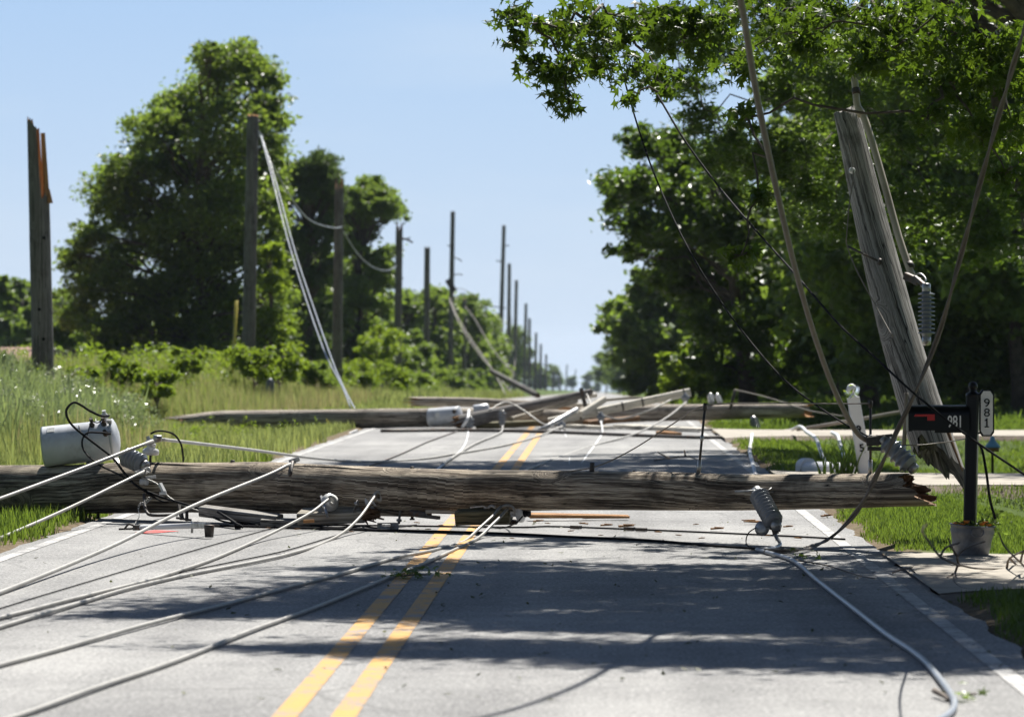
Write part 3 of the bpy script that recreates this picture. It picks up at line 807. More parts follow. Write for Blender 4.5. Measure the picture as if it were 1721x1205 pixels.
for k, (x, y, r, d) in enumerate(row):
    cl = [(x + random.uniform(-.5, .5) * r, y + random.uniform(-.7, 2.2) * r, r * random.uniform(.5, .8)) for _ in range(8)] + [(x, y, r), (x, y + r, r), (x, y + 1.8 * r, r)]
    tree("roadside_tree", ["green tree behind the fifth broken pole", "green tree behind the sixth and tallest broken pole", "dark tree behind the short pole stubs", "dark round tree among the far poles", "smallest dark tree at the end of the left tree row", "green tree between the fourth and fifth broken poles", "low leafy tree at the foot of the fourth broken pole"][k],
         gpos(x, d), px_clumps(cl, d, 3), 15000, LEAF_CLUMP, (0.22, 0.42), 'leaf_mid' if k % 2 else 'leaf_dark', 0.2, group="trees along the left side of the road", sub=9)
for k, (x, lab) in enumerate(((120, "dim green tree low behind the left end of the tallest dark tree"), (215, "dim green tree low behind the middle of the tallest dark tree"), (330, "dim shaded tree under the tallest dark tree"), (500, "dim shaded tree low behind the slender grey green tree"), (400, "dim shaded tree behind the second standing pole"), (570, "shaded tree filling in behind the third standing pole"), (630, "shaded tree low between third and fourth standing poles"), (500, "shaded tree behind the foot of the blue grey wires"))):
    d = 172 + 6 * k
    cl = [(x + random.uniform(-60, 60 if x < 600 else 25), random.uniform(545 if k < 5 else 430, 625), random.uniform(20, 36)) for _ in range(16)]
    tree("hedgerow_tree", lab, gpos(x, d), px_clumps(cl, d, 3), 16000, LEAF_CLUMP, (0.2, 0.36), 'leaf_dark', 0.15, sub=10, sigma=0.22)
bush_spec = [(424, 598, 34, 100, "leaf_bright", "bright green bush at the foot of the second broken pole"), (470, 606, 34, 104, "leaf_bright", "yellow green bush right of the second broken pole"),
             (530, 622, 26, 112, "leaf_mid", "green bush below the sagging pair of blue grey wires"), (600, 632, 34, 150, "leaf_bright", "bright bush between third and fourth broken poles"),
             (645, 625, 34, 165, "leaf_bright", "sunlit bush left of the fourth broken pole"), (700, 640, 28, 200, "leaf_mid", "bush behind the fourth and fifth broken poles"),
             (640, 560, 34, 175, "leaf_bright", "taller yellow green bush behind the fourth broken pole"), (690, 590, 30, 215, "leaf_mid", "rounded bush at the foot of the fifth broken pole"),
             (750, 635, 26, 240, "leaf_dark", "dark bush at the foot of the tallest middle pole"), (790, 640, 26, 300, "leaf_dark", "dark bush behind the piled logs"),
             (205, 612, 30, 80, "leaf_bright", "young bright shrub right of the leftmost splintered pole"), (140, 628, 24, 76, "leaf_bright", "leafy weed shrub close to the leftmost splintered pole"),
             (312, 600, 24, 92, "leaf_bright", "slender bright sapling standing alone in the tall grass"), (265, 636, 26, 78, "leaf_bright", "low bright weed shrub in the middle of the left grass bank")]
for (x, y, r, d, m, lab) in bush_spec:
    cl = [(x + random.uniform(-.9, .9) * r, y + random.uniform(-.35, .9) * r, r * random.uniform(.22, .5)) for _ in range(16)]
    tree("bush", lab, gpos(x, d), px_clumps(cl, d, 0.014 * d, True), 6000, LEAF_OVAL, (0.0007 * d, 0.0016 * d), m, 0.03, cat="bush", group="bushes along the left bank", sub=9, sigma=0.32)

# generic woodland trees, copied
def proto(name, label, seed, h, w, leafm, n=26000):
    random.seed(seed)
    cl = []
    for i in range(15):
        t = random.uniform(0.22, 1.0); rr = w * (0.35 + 0.65 * math.sin(math.pi * min(1, max(0.08, (t - 0.12) / 0.92)) ** 0.8))
        a = random.uniform(0, 2 * math.pi); q = rr * random.uniform(0.2, 0.75)
        cl.append(((math.cos(a) * q, math.sin(a) * q, h * t * 0.9), w * random.uniform(0.32, 0.5)))
    return tree(name, label, (0, 0, 0), cl, n, LEAF_CLUMP, (0.20, 0.38), leafm, 0.22, sub=16, sigma=0.22, twigs=False)
def dup(root, loc, rz, sc, label, group):
    r = root.copy(); COL.objects.link(r); r.location = loc; r.rotation_euler = (0, 0, rz); r.scale = (sc, sc, sc)
    r['label'] = label; r['group'] = group
    for ch in list(root.children):
        c = ch.copy(); COL.objects.link(c); c.parent = r
        for g in ch.children:
            e = g.copy(); COL.objects.link(e); e.parent = c
    return r
protos = [proto("woodland_tree", "tmp", 3, 11, 4.2, 'leaf_dark'), proto("woodland_tree", "tmp", 5, 13, 4.8, 'leaf_dark'), proto("woodland_tree", "tmp", 8, 9, 4.4, 'leaf_mid')]
random.seed(21)
wood_spots = []
for (px, d) in [(1470, 106), (1560, 98), (1640, 96), (1720, 94), (1810, 96), (1900, 100), (1450, 124), (1530, 116), (1610, 114), (1700, 112), (1790, 114), (1880, 118), (1400, 146), (1480, 140), (1570, 136), (1660, 138), (1760, 140), (1330, 184), (1410, 178), (1500, 172), (1600, 168), (1710, 166), (1260, 250), (1320, 240), (1390, 230), (1480, 220), (1200, 330), (1250, 310), (1310, 290), (1390, 280)]:
    wood_spots.append((px, d))
used = [False] * 3
places = ["front", "second", "third", "rear"]
for i, (px, d) in enumerate(wood_spots):
    k = i % 3; loc = gpos(px, d); loc.z -= 0.2
    side = "right of the pole stub" if px > 1650 else "behind the pole stub" if px > 1450 else "left of the pole stub"
    lab = "dark tree in the shaded woods %s" % side
    sc = random.uniform(0.75, 1.05) if d < 150 else random.uniform(0.9, 1.2)
    if not used[k]:
        o = protos[k]; used[k] = True; o.location = loc; o.rotation_euler = (0, 0, random.uniform(0, 6)); o.scale = (sc,) * 3
        o['label'] = lab; o['group'] = "trees of the dark woods on the right"
    else:
        dup(protos[k], loc, random.uniform(0, 6), sc, lab, "trees of the dark woods on the right")
for i, (px, d, s) in enumerate([(1018, 700, 0.75), (1040, 620, 0.8), (1062, 560, 0.85), (1085, 470, 0.9), (990, 1500, 0.7), (1003, 1700, 0.6), (962, 1500, 0.6), (930, 1100, 0.6), (905, 900, 0.7), (880, 720, 0.75), (862, 600, 0.8)]):
    loc = gpos(px, d); loc.z -= 0.3
    dup(protos[i % 3], loc, random.uniform(0, 6), s, ["round far tree where the right tree line ends", "bluish far tree beside the road's vanishing point"][i % 2] if i < 4 else "tiny hazy tree on the far horizon beyond the poles", "far trees near the horizon")

# right side, individual
tall = [(1085, 235, 40), (1130, 240, 44), (1060, 310, 48), (1120, 310, 60), (1030, 330, 26), (1085, 380, 58), (1160, 370, 60), (1060, 420, 28), (1210, 300, 60), (1230, 400, 70), (1140, 450, 60), (1200, 480, 70), (1290, 350, 60), (1200, 540, 50), (1260, 560, 60), (1320, 520, 60), (1230, 625, 40), (1310, 620, 50), (1370, 600, 50), (1270, 460, 60), (1180, 600, 36)]
tree("broadleaf_tree", "tall loose crowned tree leaning out over the road from the right woods", gpos(1260, 108), px_clumps(tall, 108, 2.2), 60000, LEAF_OVAL, (0.14, 0.26), 'leaf_oak', 0.26, sub=16, sigma=0.2)
mid = [(1090, 480, 40), (1050, 530, 38), (1025, 540, 26), (1080, 570, 50), (1120, 520, 50), (1130, 600, 48), (1060, 600, 36), (1160, 560, 50), (1100, 640, 40)]
tree("broadleaf_tree", "mid distance green tree below the loose crowned tree, edged against the sky", gpos(1130, 190), px_clumps(mid, 190, 2.5), 30000, LEAF_CLUMP, (0.24, 0.42), 'leaf_mid', 0.26, sub=12)
lt = [(1150, 610, 30), (1185, 600, 34), (1215, 620, 28), (1165, 640, 34), (1205, 650, 34), (1135, 645, 24)]
tree("bush", "light green sunlit round bush at the foot of the right woods", gpos(1175, 128), px_clumps(lt, 128, 1.2), 11000, LEAF_CLUMP, (0.18, 0.3), 'leaf_bright', 0.06, sub=10, cat="bush")
# small leaved tree behind the hanging stub
oak = []
random.seed(31)
for _ in range(46):
    x = random.uniform(1130, 1800); y = random.uniform(-160, 420)
    if y > 150 + (x - 1130) * 1.2: continue
    oak.append((x, y, random.uniform(45, 80)))
oak += [(1150, 140, 40), (1180, 200, 40), (1230, 230, 45), (1300, 260, 50), (1360, 330, 50), (1660, 350, 45), (1700, 330, 45), (1620, 390, 36), (1690, 400, 50), (1330, 150, 60)]
tree("small_leaved_oak", "small leaved oak filling the background behind the hanging pole stub", gpos(1830, 60), px_clumps(oak, 58, 3.0), 85000, LEAF_SLIM, (0.09, 0.17), 'leaf_oak', 0.3, sub=20, sigma=0.2, droop=0.2, network=True)
# canopy of that oak reaching over the road (above the picture) and its lower shade
cl = [((random.uniform(-0.4, 9), random.uniform(54, 61), random.uniform(7.5, 11)), random.uniform(1.0, 1.6)) for _ in range(26)]
tree("roadside_oak", "oak whose upper boughs reach over the road above the picture", Vector((9.5, 57, 0)), cl, 30000, LEAF_OVAL, (0.15, 0.28), 'leaf_oak', 0.28, sub=12)

# overhanging sweetgum
random.seed(77)
sg = []
for (x, y, r, d) in [(860, 25, 26, 33), (865, 70, 22, 33), (900, 45, 20, 33.4), (905, 110, 26, 33.2), (940, 60, 32, 33.6), (950, 130, 36, 33.2), (955, 175, 22, 33.1), (990, 30, 40, 34), (1005, 95, 40, 34), (1040, 50, 44, 34.5), (1065, 120, 30, 33.6),
                     (1050, 165, 16, 33), (1100, 40, 48, 35), (1110, 130, 30, 34), (1115, 158, 18, 33.4), (1160, 70, 46, 35), (1210, 40, 50, 35), (1240, 110, 34, 33), (1300, 40, 60, 34), (1360, 60, 46, 32), (1420, 30, 60, 33), (1500, 40, 60, 32),
                     (1450, 110, 30, 31), (1560, 60, 70, 32), (1640, 50, 80, 31), (1590, 140, 50, 30.5), (1680, 130, 70, 31), (1640, 210, 46, 30.5), (1700, 220, 50, 31), (1560, 200, 30, 30), (1250, 200, 26, 30), (1275, 330, 22, 29), (1245, 430, 24, 29), (1690, 290, 34, 30.5), (1480, 90, 40, 31)]:
    sg.append((tuple(P(x, y, d)), r * d / F_PX * 1.25, 3.0))
n_vis = len(sg)
# the boughs above the picture that shade the road
sprays = []
LE_Y = [18.6, 18.9, 19.4, 20.0, 20.6, 21.4, 22.0, 23.0, 24.0, 25.5, 27.5, 28.9]
LE_X = [2.2, 1.5, 0.8, -1.3, -1.1, 1.0, -1.0, -1.9, -1.3, -1.3, -1.0, -0.1]
for _ in range(440):
    # boughs high over the road: leaf sprays from the ones reaching the far lane to the ones near the trunk
    ys_ = random.uniform(18.9, 28.4); xs_ = random.uniform(-1.9, 8.0); Z = random.uniform(5.4, 8.6)
    if xs_ < float(np.interp(ys_, LE_Y, LE_X)) + 0.5: continue
    if xs_ > 3.3 and ys_ > 25.2 and random.random() < 0.8: continue
    X = xs_ + 0.20 * Z; Y = ys_ + 0.75 * Z
    if abs(X - 4.3) < 1.5 and Y > 32.0: continue
    k = int(random.uniform(600, 1050)); hd = random.uniform(-0.6, 0.6)
    a, b = random.uniform(0.6, 1.15), random.uniform(0.22, 0.42)
    g = RNG.normal(0, 0.55, (k, 3)) * np.array([a, b, 0.10]); g[:, 2] -= 0.12 * g[:, 0] ** 2
    ca, sa = math.cos(hd), math.sin(hd)
    sprays.append(np.stack([X + g[:, 0] * ca - g[:, 1] * sa, Y + g[:, 0] * sa + g[:, 1] * ca, Z + g[:, 2]], -1))
    if _ % 4 == 0: sg.append(((X, Y, Z), 0.5, 0.5))
sprays = np.concatenate(sprays)
tree("sweetgum_tree", "sweetgum with star shaped leaves overhanging the road at the top right", Vector((9.6, 31.5, float(terrain_z(9.6, 31.5)))), sg, 17000, LEAF_STAR, (0.065, 0.175), 'leaf_star', 0.34, sub=15, sigma=0.26, droop=1.0, trunk_lean=(9.0, 31.5, 9.0), twig_r=0.006, network=True, extra=sprays)

# ---------------------------------------------------------------- poles
def jag(seed, amp, bias=None, rough=0.28):
    rnd = random.Random(seed)
    ph = [rnd.uniform(0, 6.28) for _ in range(5)]
    def f(a):
        v = 0.5 + 0.5 * math.sin(a * 3 + ph[0]) * math.sin(a * 7 + ph[1])
        v += 0.55 * math.sin(a * 13 + ph[2]) * math.sin(a * 5 + ph[3])
        v = max(0.0, v)
        return amp * (v if bias is None else (rough * v + bias(a)))
    return f
def broken_face(mb, centre, axis, r, n, endf, seed):
    """fresh torn fibres closing a broken pole end"""
    rnd = random.Random(seed); u, w, a = frame(axis); b0 = len(mb.v)
    rings = (0.97, 0.74, 0.5, 0.25)
    for q in rings:
        for k in range(n):
            t = 2 * math.pi * k / n
            e = endf(t) if q == rings[0] else endf(t) * q * rnd.uniform(0.3, 1.0) + rnd.uniform(-0.3, 0.35) * r
            if q == rings[0]: e -= 0.004
            mb.v.append(Vector(centre) + (u * math.cos(t) + w * math.sin(t)) * r * q + a * e)
    mb.v.append(Vector(centre) - a * r * 0.2)
    for i in range(len(rings) - 1):
        for k in range(n):
            k2 = (k + 1) % n
            mb.face([b0 + i * n + k, b0 + i * n + k2, b0 + (i + 1) * n + k2, b0 + (i + 1) * n + k], [(k * .02, 0), (k * .02 + .02, 0), (k * .02 + .02, .1), (k * .02, .1)])
    for k in range(n):
        mb.face([b0 + 3 * n + k, b0 + 3 * n + (k + 1) % n, b0 + 4 * n])
    for _ in range(26):
        t = rnd.uniform(0, 6.28); q = rnd.uniform(0.1, 0.9) * r; L = rnd.uniform(0.25, 1.0) * r + endf(t) * 0.8 * q / r
        s = Vector(centre) + (u * math.cos(t) + w * math.sin(t)) * q - a * 0.02
        tip = s + a * L + Vector((rnd.uniform(-1, 1), rnd.uniform(-1, 1), rnd.uniform(-1, 1))) * 0.12 * r
        mb.bar(s, tip, rnd.uniform(0.04, 0.16) * r, rnd.uniform(0.03, 0.09) * r, (0.3, 0.5, 1), 0.15)

def tube_frame_end(pts):
    return (pts[-1] - pts[-2]).normalized()

# --- front fallen pole
fp = [(-420, 790, 872, 38.2), (-200, 787, 866, 37.3), (0, 783, 862, 36.4), (130, 781, 862, 35.8), (250, 776, 862, 35.3), (430, 776, 863, 34.6), (640, 785, 864, 33.7), (800, 790, 859, 33.0), (930, 791, 857, 32.5), (1100, 793, 858, 31.7), (1270, 797, 857, 31.0), (1400, 796, 855, 30.45), (1515, 796, 851, 29.9)]
fpc = catmull([P(x, (a + b) / 2, d) for x, a, b, d in fp], 10)
rr_ = np.interp(np.linspace(0, len(fp) - 1, len(fpc)), range(len(fp)), [(b - a) / 2 * d / F_PX for x, a, b, d in fp])
FP = thing("fallen_utility_pole", "weathered brown utility pole lying across the road in the foreground, snapped at its right end", "utility pole", G(640, 884))
ax = tube_frame_end(fpc)
uu, ww, _ = frame(fpc[1] - fpc[0])
def end_bias(a):
    # long at the bottom and the front, short on top
    z = math.cos(a) * uu.z + math.sin(a) * ww.z
    y = math.cos(a) * uu.y + math.sin(a) * ww.y
    return 0.55 * max(0, 0.5 - z) + 0.25 * max(0, -y)
ef = jag(5, 0.34, end_bias)
mb = MB(); mb.tube(fpc, list(rr_), 56, False, 0.055, ef, None, 2.0)
mb.build("pole_shaft", M['pole'], FP)
mb = MB(); broken_face(mb, fpc[-1], ax, rr_[-1] * 0.98, 56, ef, 3); mb.build("splintered_end", M['fresh_brown'], FP)
# step bolts, staples and stubs on the shaft
def on_pole(px, py_off=0.0):
    """point on the fallen pole's centre line under pixel column px, with radius"""
    best = min(range(len(fpc)), key=lambda i: abs(proj(fpc[i])[0] - px))
    return fpc[best], rr_[best]
def proj(p):
    q = CAM_R.transposed() @ (Vector(p) - CAM_P)
    return (PW / 2 + q.x / -q.z * F_PX, PH / 2 - q.y / -q.z * F_PX, -q.z)
for px, h, rad in ((1000, 0.075, 0.021), (685, 0.02, 0.018), (783, 0.012, 0.012), (388, 0.02, 0.02), (1062, 0.012, 0.012)):
    c, r = on_pole(px); t = c + Vector((0, -0.01, r * 0.96))
    mb = MB(); mb.lathe([(rad, -0.02), (rad, h), (rad * 0.7, h + 0.004)], t, (0.03, 0, 1), 8); mb.build("bolt_stub", M['iron'], FP)
for px, py in ((112, 862), (168, 862), (690, 868)):
    c, r = on_pole(px); t = c + Vector((0, 0, -r * 0.95))
    mb = MB(); mb.lathe([(0.013, 0), (0.013, 0.05), (0.022, 0.051), (0.022, 0.065)], t, (0, 0, -1), 8); mb.build("bolt_stub", M['iron'], FP)
# strips of torn wood under the middle of the shaft
mb = MB()
for (x0, y0, x1, y1, w) in ((640, 862, 738, 868, 0.10), (700, 857, 735, 872, 0.07), (600, 860, 690, 867, 0.08)):
    c, r = on_pole((x0 + x1) / 2); d = proj(c)[2]
    mb.bar(P(x0, y0, d), P(x1, y1, d - 0.02), w, 0.05, (0, 0, 1), 0.25)
mb.build("torn_strip", M['pole'], FP)
# ground wire stapled along the top of the shaft
pts = []
for px in range(250, 1000, 30):
    c, r = on_pole(px); a = 0.55 + 0.12 * math.sin(px * 0.02)
    pts.append(c + Vector((0, -math.sin(a) * (r + 0.006), math.cos(a) * (r + 0.006))))
mb = MB(); mb.tube(catmull(pts, 3), 0.0045, 5); mb.build("ground_wire", M['black'], FP)
# rods standing on the shaft
def rod(x0, y0, x1, y1, label):
    c, r = on_pole(x0); d = proj(c)[2]
    a, b = P(x0, y0, d), P(x1, y1, d)
    o = thing("steel_rod", label, "rod", a, "steel rods standing on the fallen pole")
    m = MB(); m.tube([a, a.lerp(b, .5), b], 0.010, 8); m.build("shaft", M['iron'], o)
    m = MB(); m.tube([a - (b - a) * 0.02, a.lerp(b, 0.2)], 0.017, 8); m.build("sleeve", M['steel'], o)
    m = MB(); m.tube([a.lerp(b, 0.48), a.lerp(b, 0.56)], 0.014, 8); m.build("coupling", M['steel'], o)
    m = MB(); m.tube([a.lerp(b, 0.93), b + (b - a) * 0.04], 0.016, 8); m.build("top_clamp", M['iron'], o)
    return b
RT1 = rod(1174, 795, 1185, 682, "thin steel rod standing upright on the fallen pole, holding the wire's bend")
RT2 = rod(1463, 796, 1463, 678, "steel rod with pale sleeve standing before the leaning white post")

# ---------------------------------------------------------------- cables
def cable(name, label, pts, r, mat, cat="cable", group=None, n=6, sides=8):
    w = []
    for q in pts:
        if len(q) == 2: w.append(G(q[0], q[1], r * 1.0 + 0.004))
        elif isinstance(q, Vector): w.append(q)
        else: w.append(P(*q))
    path = catmull(w, n)
    if group == CG and len(path) > 12:
        ph = random.uniform(0, 50)
        for i in range(2, len(path) - 1):
            t = i * 0.16 + ph
            path[i] = path[i] + Vector((mnoise.noise(Vector((t, 0, 0))) * 0.020, 0, max(-0.001, mnoise.noise(Vector((0, t, 0))) * 0.006)))
    m = MB(); m.tube(path, r, sides)
    return tag(m.build(name, M[mat]), label, cat, group)
CG = "grey service cables lying across the road"
cable("power_cable", "grey cable falling left from the bell insulator past the white transformer", [(257, 741, 35.0), (130, 790, 34.0), (0, 838, 32.6), (-150, 892, 30.5), (-420, 970), (-600, 1010)], 0.016, 'cable', group=CG)
cable("power_cable", "grey cable running down left from the cutout below the transformer", [(243, 792, 34.7), (140, 842, 33.6), (0, 905, 31.2), (-120, 948, 28.0), (-330, 1010), (-600, 1080)], 0.0145, 'cable', group=CG)
cable("power_cable", "long straight grey cable tied to the top of the fallen pole left of centre", [(488, 780, 34.0), (430, 806, 33.4), (300, 862, 31.5), (179, 922, 28.8), (0, 995, 24.55), (-220, 1075), (-500, 1180)],0.0155, 'cable', group=CG)
cable("power_cable", "grey cable from the left spool on the broken crossarm, upper of a touching pair", [(556, 836, 33.6), (520, 862, 33.0), (440, 905, 31.3), (360, 938), (290, 963), (200, 988), (90, 1014), (0, 1038), (-160, 1080)], 0.0125, 'cable', group=CG)
cable("power_cable", "grey cable curving down from the right spool on the broken crossarm", [(634, 828, 33.5), (612, 860, 33.0), (585, 889, 32.4), (545, 912, 31.2), (500, 927), (430, 944), (310, 966), (200, 994), (90, 1026), (0, 1053), (-160, 1100)], 0.0125, 'cable', group=CG)
cable("power_cable", "grey cable crossing both yellow lines, farther of the two", [(842, 851, 32.6), (822, 872, 32.4), (795, 899, 32.0), (765, 915, 31.0), (720, 926), (660, 939), (560, 967), (420, 1004), (250, 1050), (0, 1117), (-250, 1185)], 0.0125, 'cable', group=CG)
cable("power_cable", "grey cable crossing both yellow lines, nearer of the two", [(853, 855, 32.6), (826, 884, 32.2), (800, 905, 31.6), (740, 935), (660, 968), (560, 1008), (440, 1054), (320, 1100), (180, 1150), (30, 1203), (-150, 1266)], 0.0125, 'cable', group=CG)
for (l, p) in (("thin black wire on the asphalt between the long straight cable and the pair", [(700, 845, 33.6), (640, 885), (560, 902, 32.5), (430, 895), (260, 944), (72, 1000), (0, 1022), (-150, 1065)]),):
    pass
cable("thin_line", "thin black wire on the asphalt between the straight cable and the cable pair", [(520, 872), (430, 895), (260, 944), (72, 1000), (0, 1022), (-150, 1065)], 0.0045, 'black', "wire")
cable("thin_line", "thin black wire on the asphalt beside the curving cable under the broken crossarm", [(612, 886), (560, 901), (480, 925), (390, 944), (300, 962)], 0.005, 'black', "wire")
cable("thin_line", "black wire lying straight along the road under the fallen pole", [(200, 889), (420, 883), (640, 883), (860, 886), (930, 884.6), (1080, 890), (1200, 895), (1330, 901), (1420, 906)], 0.008, 'black', "wire")
cable("thin_line", "second black wire lying on the road just nearer than the straight one", [(330, 882), (430, 885), (600, 890), (740, 893), (860, 897), (960, 902), (1090, 908), (1200, 917), (1270, 922), (1310, 928)], 0.011, 'black', "wire")  # dark tube traced along the pole's cast shadow on the asphalt
for px, py in ((968, 885.5), (1058, 888), (1078, 889.5)):
    a = G(px - 8, py, 0.02); b = G(px + 8, py + 0.6, 0.02)
    m = MB(); m.bar(a, b, 0.035, 0.03); tag(m.build("wire_connector", M['iron']), "small dark clamp block on the black wire lying on the road", "connector", "clamps on the black road wire")
# wire along the rods
c1000, r1000 = on_pole(1000); d1000 = proj(c1000)[2]
cable("guy_wire", "thin steel wire from the bolt on the pole up over both upright rods", [(930, 795, d1000 + .1), (998, 785, d1000), (1060, 757, d1000), (1130, 713, d1000 - 0.2), RT1, (1300, 677.5, 31.0), (1400, 678.5, 30.5), RT2], 0.0055, 'cable_tan', "wire")
# wire from the bell insulator back to the second pile
cable("slack_cable", "slack grey cable running from the bell insulator back towards the second pile", [(268, 738, 35.1), (330, 745, 37), (430, 757, 41), (520, 769, 46), (600, 775.5, 51), (660, 775, 53.6), (720, 770, 55), (760, 763.5), (800, 757), (850, 748), (905, 733), (945, 716, 74)], 0.016, 'cable', "cable")
# twisted and thick hanging cables at right
cable("hanging_cable", "thick tan cable sweeping down from the top edge to the grey insulator", [(1190, -1300, 21.0), (1215, -630, 20.6), (1228, -250, 20.9), (1240, -40, 21.6), (1252, 40, 22.3), (1268, 140, 23.5), (1290, 250, 24.8), (1312, 350, 26.0), (1336, 450, 27.2), (1366, 555, 28.3), (1398, 645, 29.2), (1430, 711, 29.8), (1450, 736, 30.0), (1476, 746, 30.1)], 0.0205, 'cable_tan', "cable", n=8, sides=12)
def twisted(name, label, pts, r, mat, turns_per_m=2.2):
    w = catmull([P(*q) if len(q) == 3 else G(q[0], q[1], 0.03) for q in pts], 14)
    m = MB()
    for s in (0, math.pi):
        path = []; L = 0
        for i, p in enumerate(w):
            t = (w[min(i + 1, len(w) - 1)] - w[max(i - 1, 0)])
            if i: L += (p - w[i - 1]).length
            u, v, a = frame(t); ph = L * turns_per_m * 2 + s
            path.append(p + (u * math.cos(ph) + v * math.sin(ph)) * r * 0.95)
        m.tube(path, r, 8)
    return tag(m.build(name, M[mat]), label, "cable")
twisted("twisted_cable", "dark twisted pair of cables sagging from upper right past the mailbox to the road", [(1735, 10, 25.5), (1712, 80, 26), (1680, 190, 26.8), (1648, 305, 27.4), (1612, 440, 28.0), (1578, 560, 28.4), (1540, 655, 28.6), (1500, 740, 28.8), (1470, 805, 29.2), (1442, 856, 29.8), (1412, 890, 30.2), (1385, 910, 30.3), (1355, 921), (1320, 926), (1285, 925)], 0.0105, 'cable_dark')
cable("thin_line", "thin black wire hanging from the leaves at left of the tan cable", [(1040, 100, 34), (1062, 180, 33.8), (1088, 262, 33.5), (1115, 330, 33), (1150, 405, 32.5), (1195, 482, 32), (1250, 560, 31.6), (1320, 640, 31), (1400, 700, 30.5), (1475, 742, 30.1)], 0.0075, 'black', "wire")
cable("thin_line", "thin black wire crossing in front of the mailbox to the right edge", [(1105, 160, 33), (1150, 235, 32.5), (1205, 310, 32), (1262, 378, 31), (1340, 465, 30), (1410, 545, 29.2), (1470, 600, 28.8), (1518, 645, 28.5), (1557, 678, 28.3), (1620, 728, 28.3), (1721, 797, 28), (1790, 842, 27.8)], 0.0085, 'black', "wire")
cable("thin_line", "short black wire dropping beside the bucket from the mailbox post", [(1628, 735, 28.9), (1648, 750, 28.9), (1657, 790, 28.8), (1664, 840, 28.8), (1673, 872, 28.8)], 0.010, 'black', "wire")
cable("thin_line", "thin pale wire stretched level behind the mailbox post", [(1478, 746, 30.0), (1540, 748, 30), (1590, 743, 30), (1630, 738, 29.1), (1662, 756, 29.4), (1700, 784, 29.6)], 0.0045, 'cable_tan', "wire")
cable("hanging_cable", "dark short cable hanging straight behind the mailbox's left end", [(1523, 660, 31.2), (1522, 700, 31.2), (1519, 750, 31.2)], 0.017, 'cable_tan')
cable("jumper_cable", "black service cable hanging diagonally behind the stub", [(1130, 690, 60), (1260, 655, 52), (1380, 660, 47), (1500, 640, 44)], 0.006, 'black', "wire") if False else None
# conduit snaking to the camera at right
cable("ground_cable", "smooth blue grey cable snaking over the road from the insulator to the bottom right", [(1302, 893, 30.6), (1305, 903, 30.6), (1311, 913), (1306, 919), (1284, 923), (1272, 923.5), (1290, 928), (1325, 938), (1345, 950), (1365, 968), (1395, 992), (1440, 1027), (1490, 1066), (1530, 1092), (1556, 1113), (1580, 1141), (1598, 1166), (1604, 1182), (1596, 1198), (1565, 1216), (1500, 1245)], 0.0155, 'cable_blue', n=8, sides=12)
cable("thin_line", "thin black loop of wire beside the hanging insulator on the road", [(1284, 882, 30.7), (1268, 888, 30.6), (1257, 897, 30.5), (1254, 912), (1262, 921), (1275, 925)], 0.005, 'black', "wire")
# branch shadow casters: wire over the lower part of the road is real (the hanging cables)

# ---------------------------------------------------------------- insulators
def insulator(label, p0, p1, rad, sheds, mat='porcelain', core=0.45, name="strain_insulator", group="finned strain insulators"):
    p0, p1 = Vector(p0), Vector(p1); L = (p1 - p0).length; ax = p1 - p0
    o = thing(name, label, "insulator", p0, group)
    prof = [(rad * core, L * 0.10)]
    for i in range(sheds):
        a = L * (0.12 + 0.74 * i / sheds); st = L * 0.74 / sheds
        prof += [(rad * core, a), (rad * 0.97, a + st * 0.30), (rad, a + st * 0.40), (rad * 0.96, a + st * 0.50), (rad * core * 1.1, a + st * 0.58)]
    prof += [(rad * core, L * 0.88)]
    m = MB(); m.lathe(prof, p0, ax, 22); m.build("shed_stack", M[mat], o)
    m = MB(); m.lathe([(rad * 0.3, -L * 0.04), (rad * 0.5, -L * 0.02), (rad * 0.5, L * 0.1), (rad * 0.38, L * 0.115)], p0, ax, 14); m.build("end_fitting", M['steel'], o)
    m = MB(); m.lathe([(rad * 0.38, L * 0.87), (rad * 0.52, L * 0.885), (rad * 0.52, L * 1.0), (rad * 0.3, L * 1.03)], p0, ax, 14); m.build("end_fitting", M['steel'], o)
    return o
A = insulator("grey finned insulator resting on the fallen pole's right end, below the mailbox", P(1484, 738, 30.0), P(1538, 790, 29.9), 0.088, 5, core=0.72)
insulator("small finned grey insulator hanging upright beside the leaning pole stub", P(1557, 480, 30.6), P(1557, 578, 30.6), 0.068, 10, core=0.5)
o = insulator("grey finned insulator dropping from the fallen pole to the road", P(1271, 824, 30.75), P(1306, 886, 30.45), 0.082, 9, core=0.8)
m = MB(); a, b = P(1235, 826, 30.7), P(1300, 827, 30.7); m.tube([a, a.lerp(b, 0.5) + Vector((0, 0, 0.01)), b], 0.009, 6); m.tube([P(1282, 831, 30.7), P(1297, 820, 30.7)], 0.007, 6); m.build("hook_pin", M['steel'], o)
m = MB(); m.bar(P(1299, 878, 30.5), P(1304, 897, 30.5), 0.07, 0.05); m.bar(P(1294, 886, 30.5), P(1312, 890, 30.5), 0.05, 0.035); m.build("clevis", M['iron'], o)
m = MB(); c = P(1281, 888, 30.6); m.lathe([(0.004, -0.012), (0.022, -0.012), (0.058, -0.004), (0.06, 0.006), (0.02, 0.014), (0.004, 0.014)], c, (-0.3, -1, 0.15), 20); m.build("disc_plate", M['steel'], o)
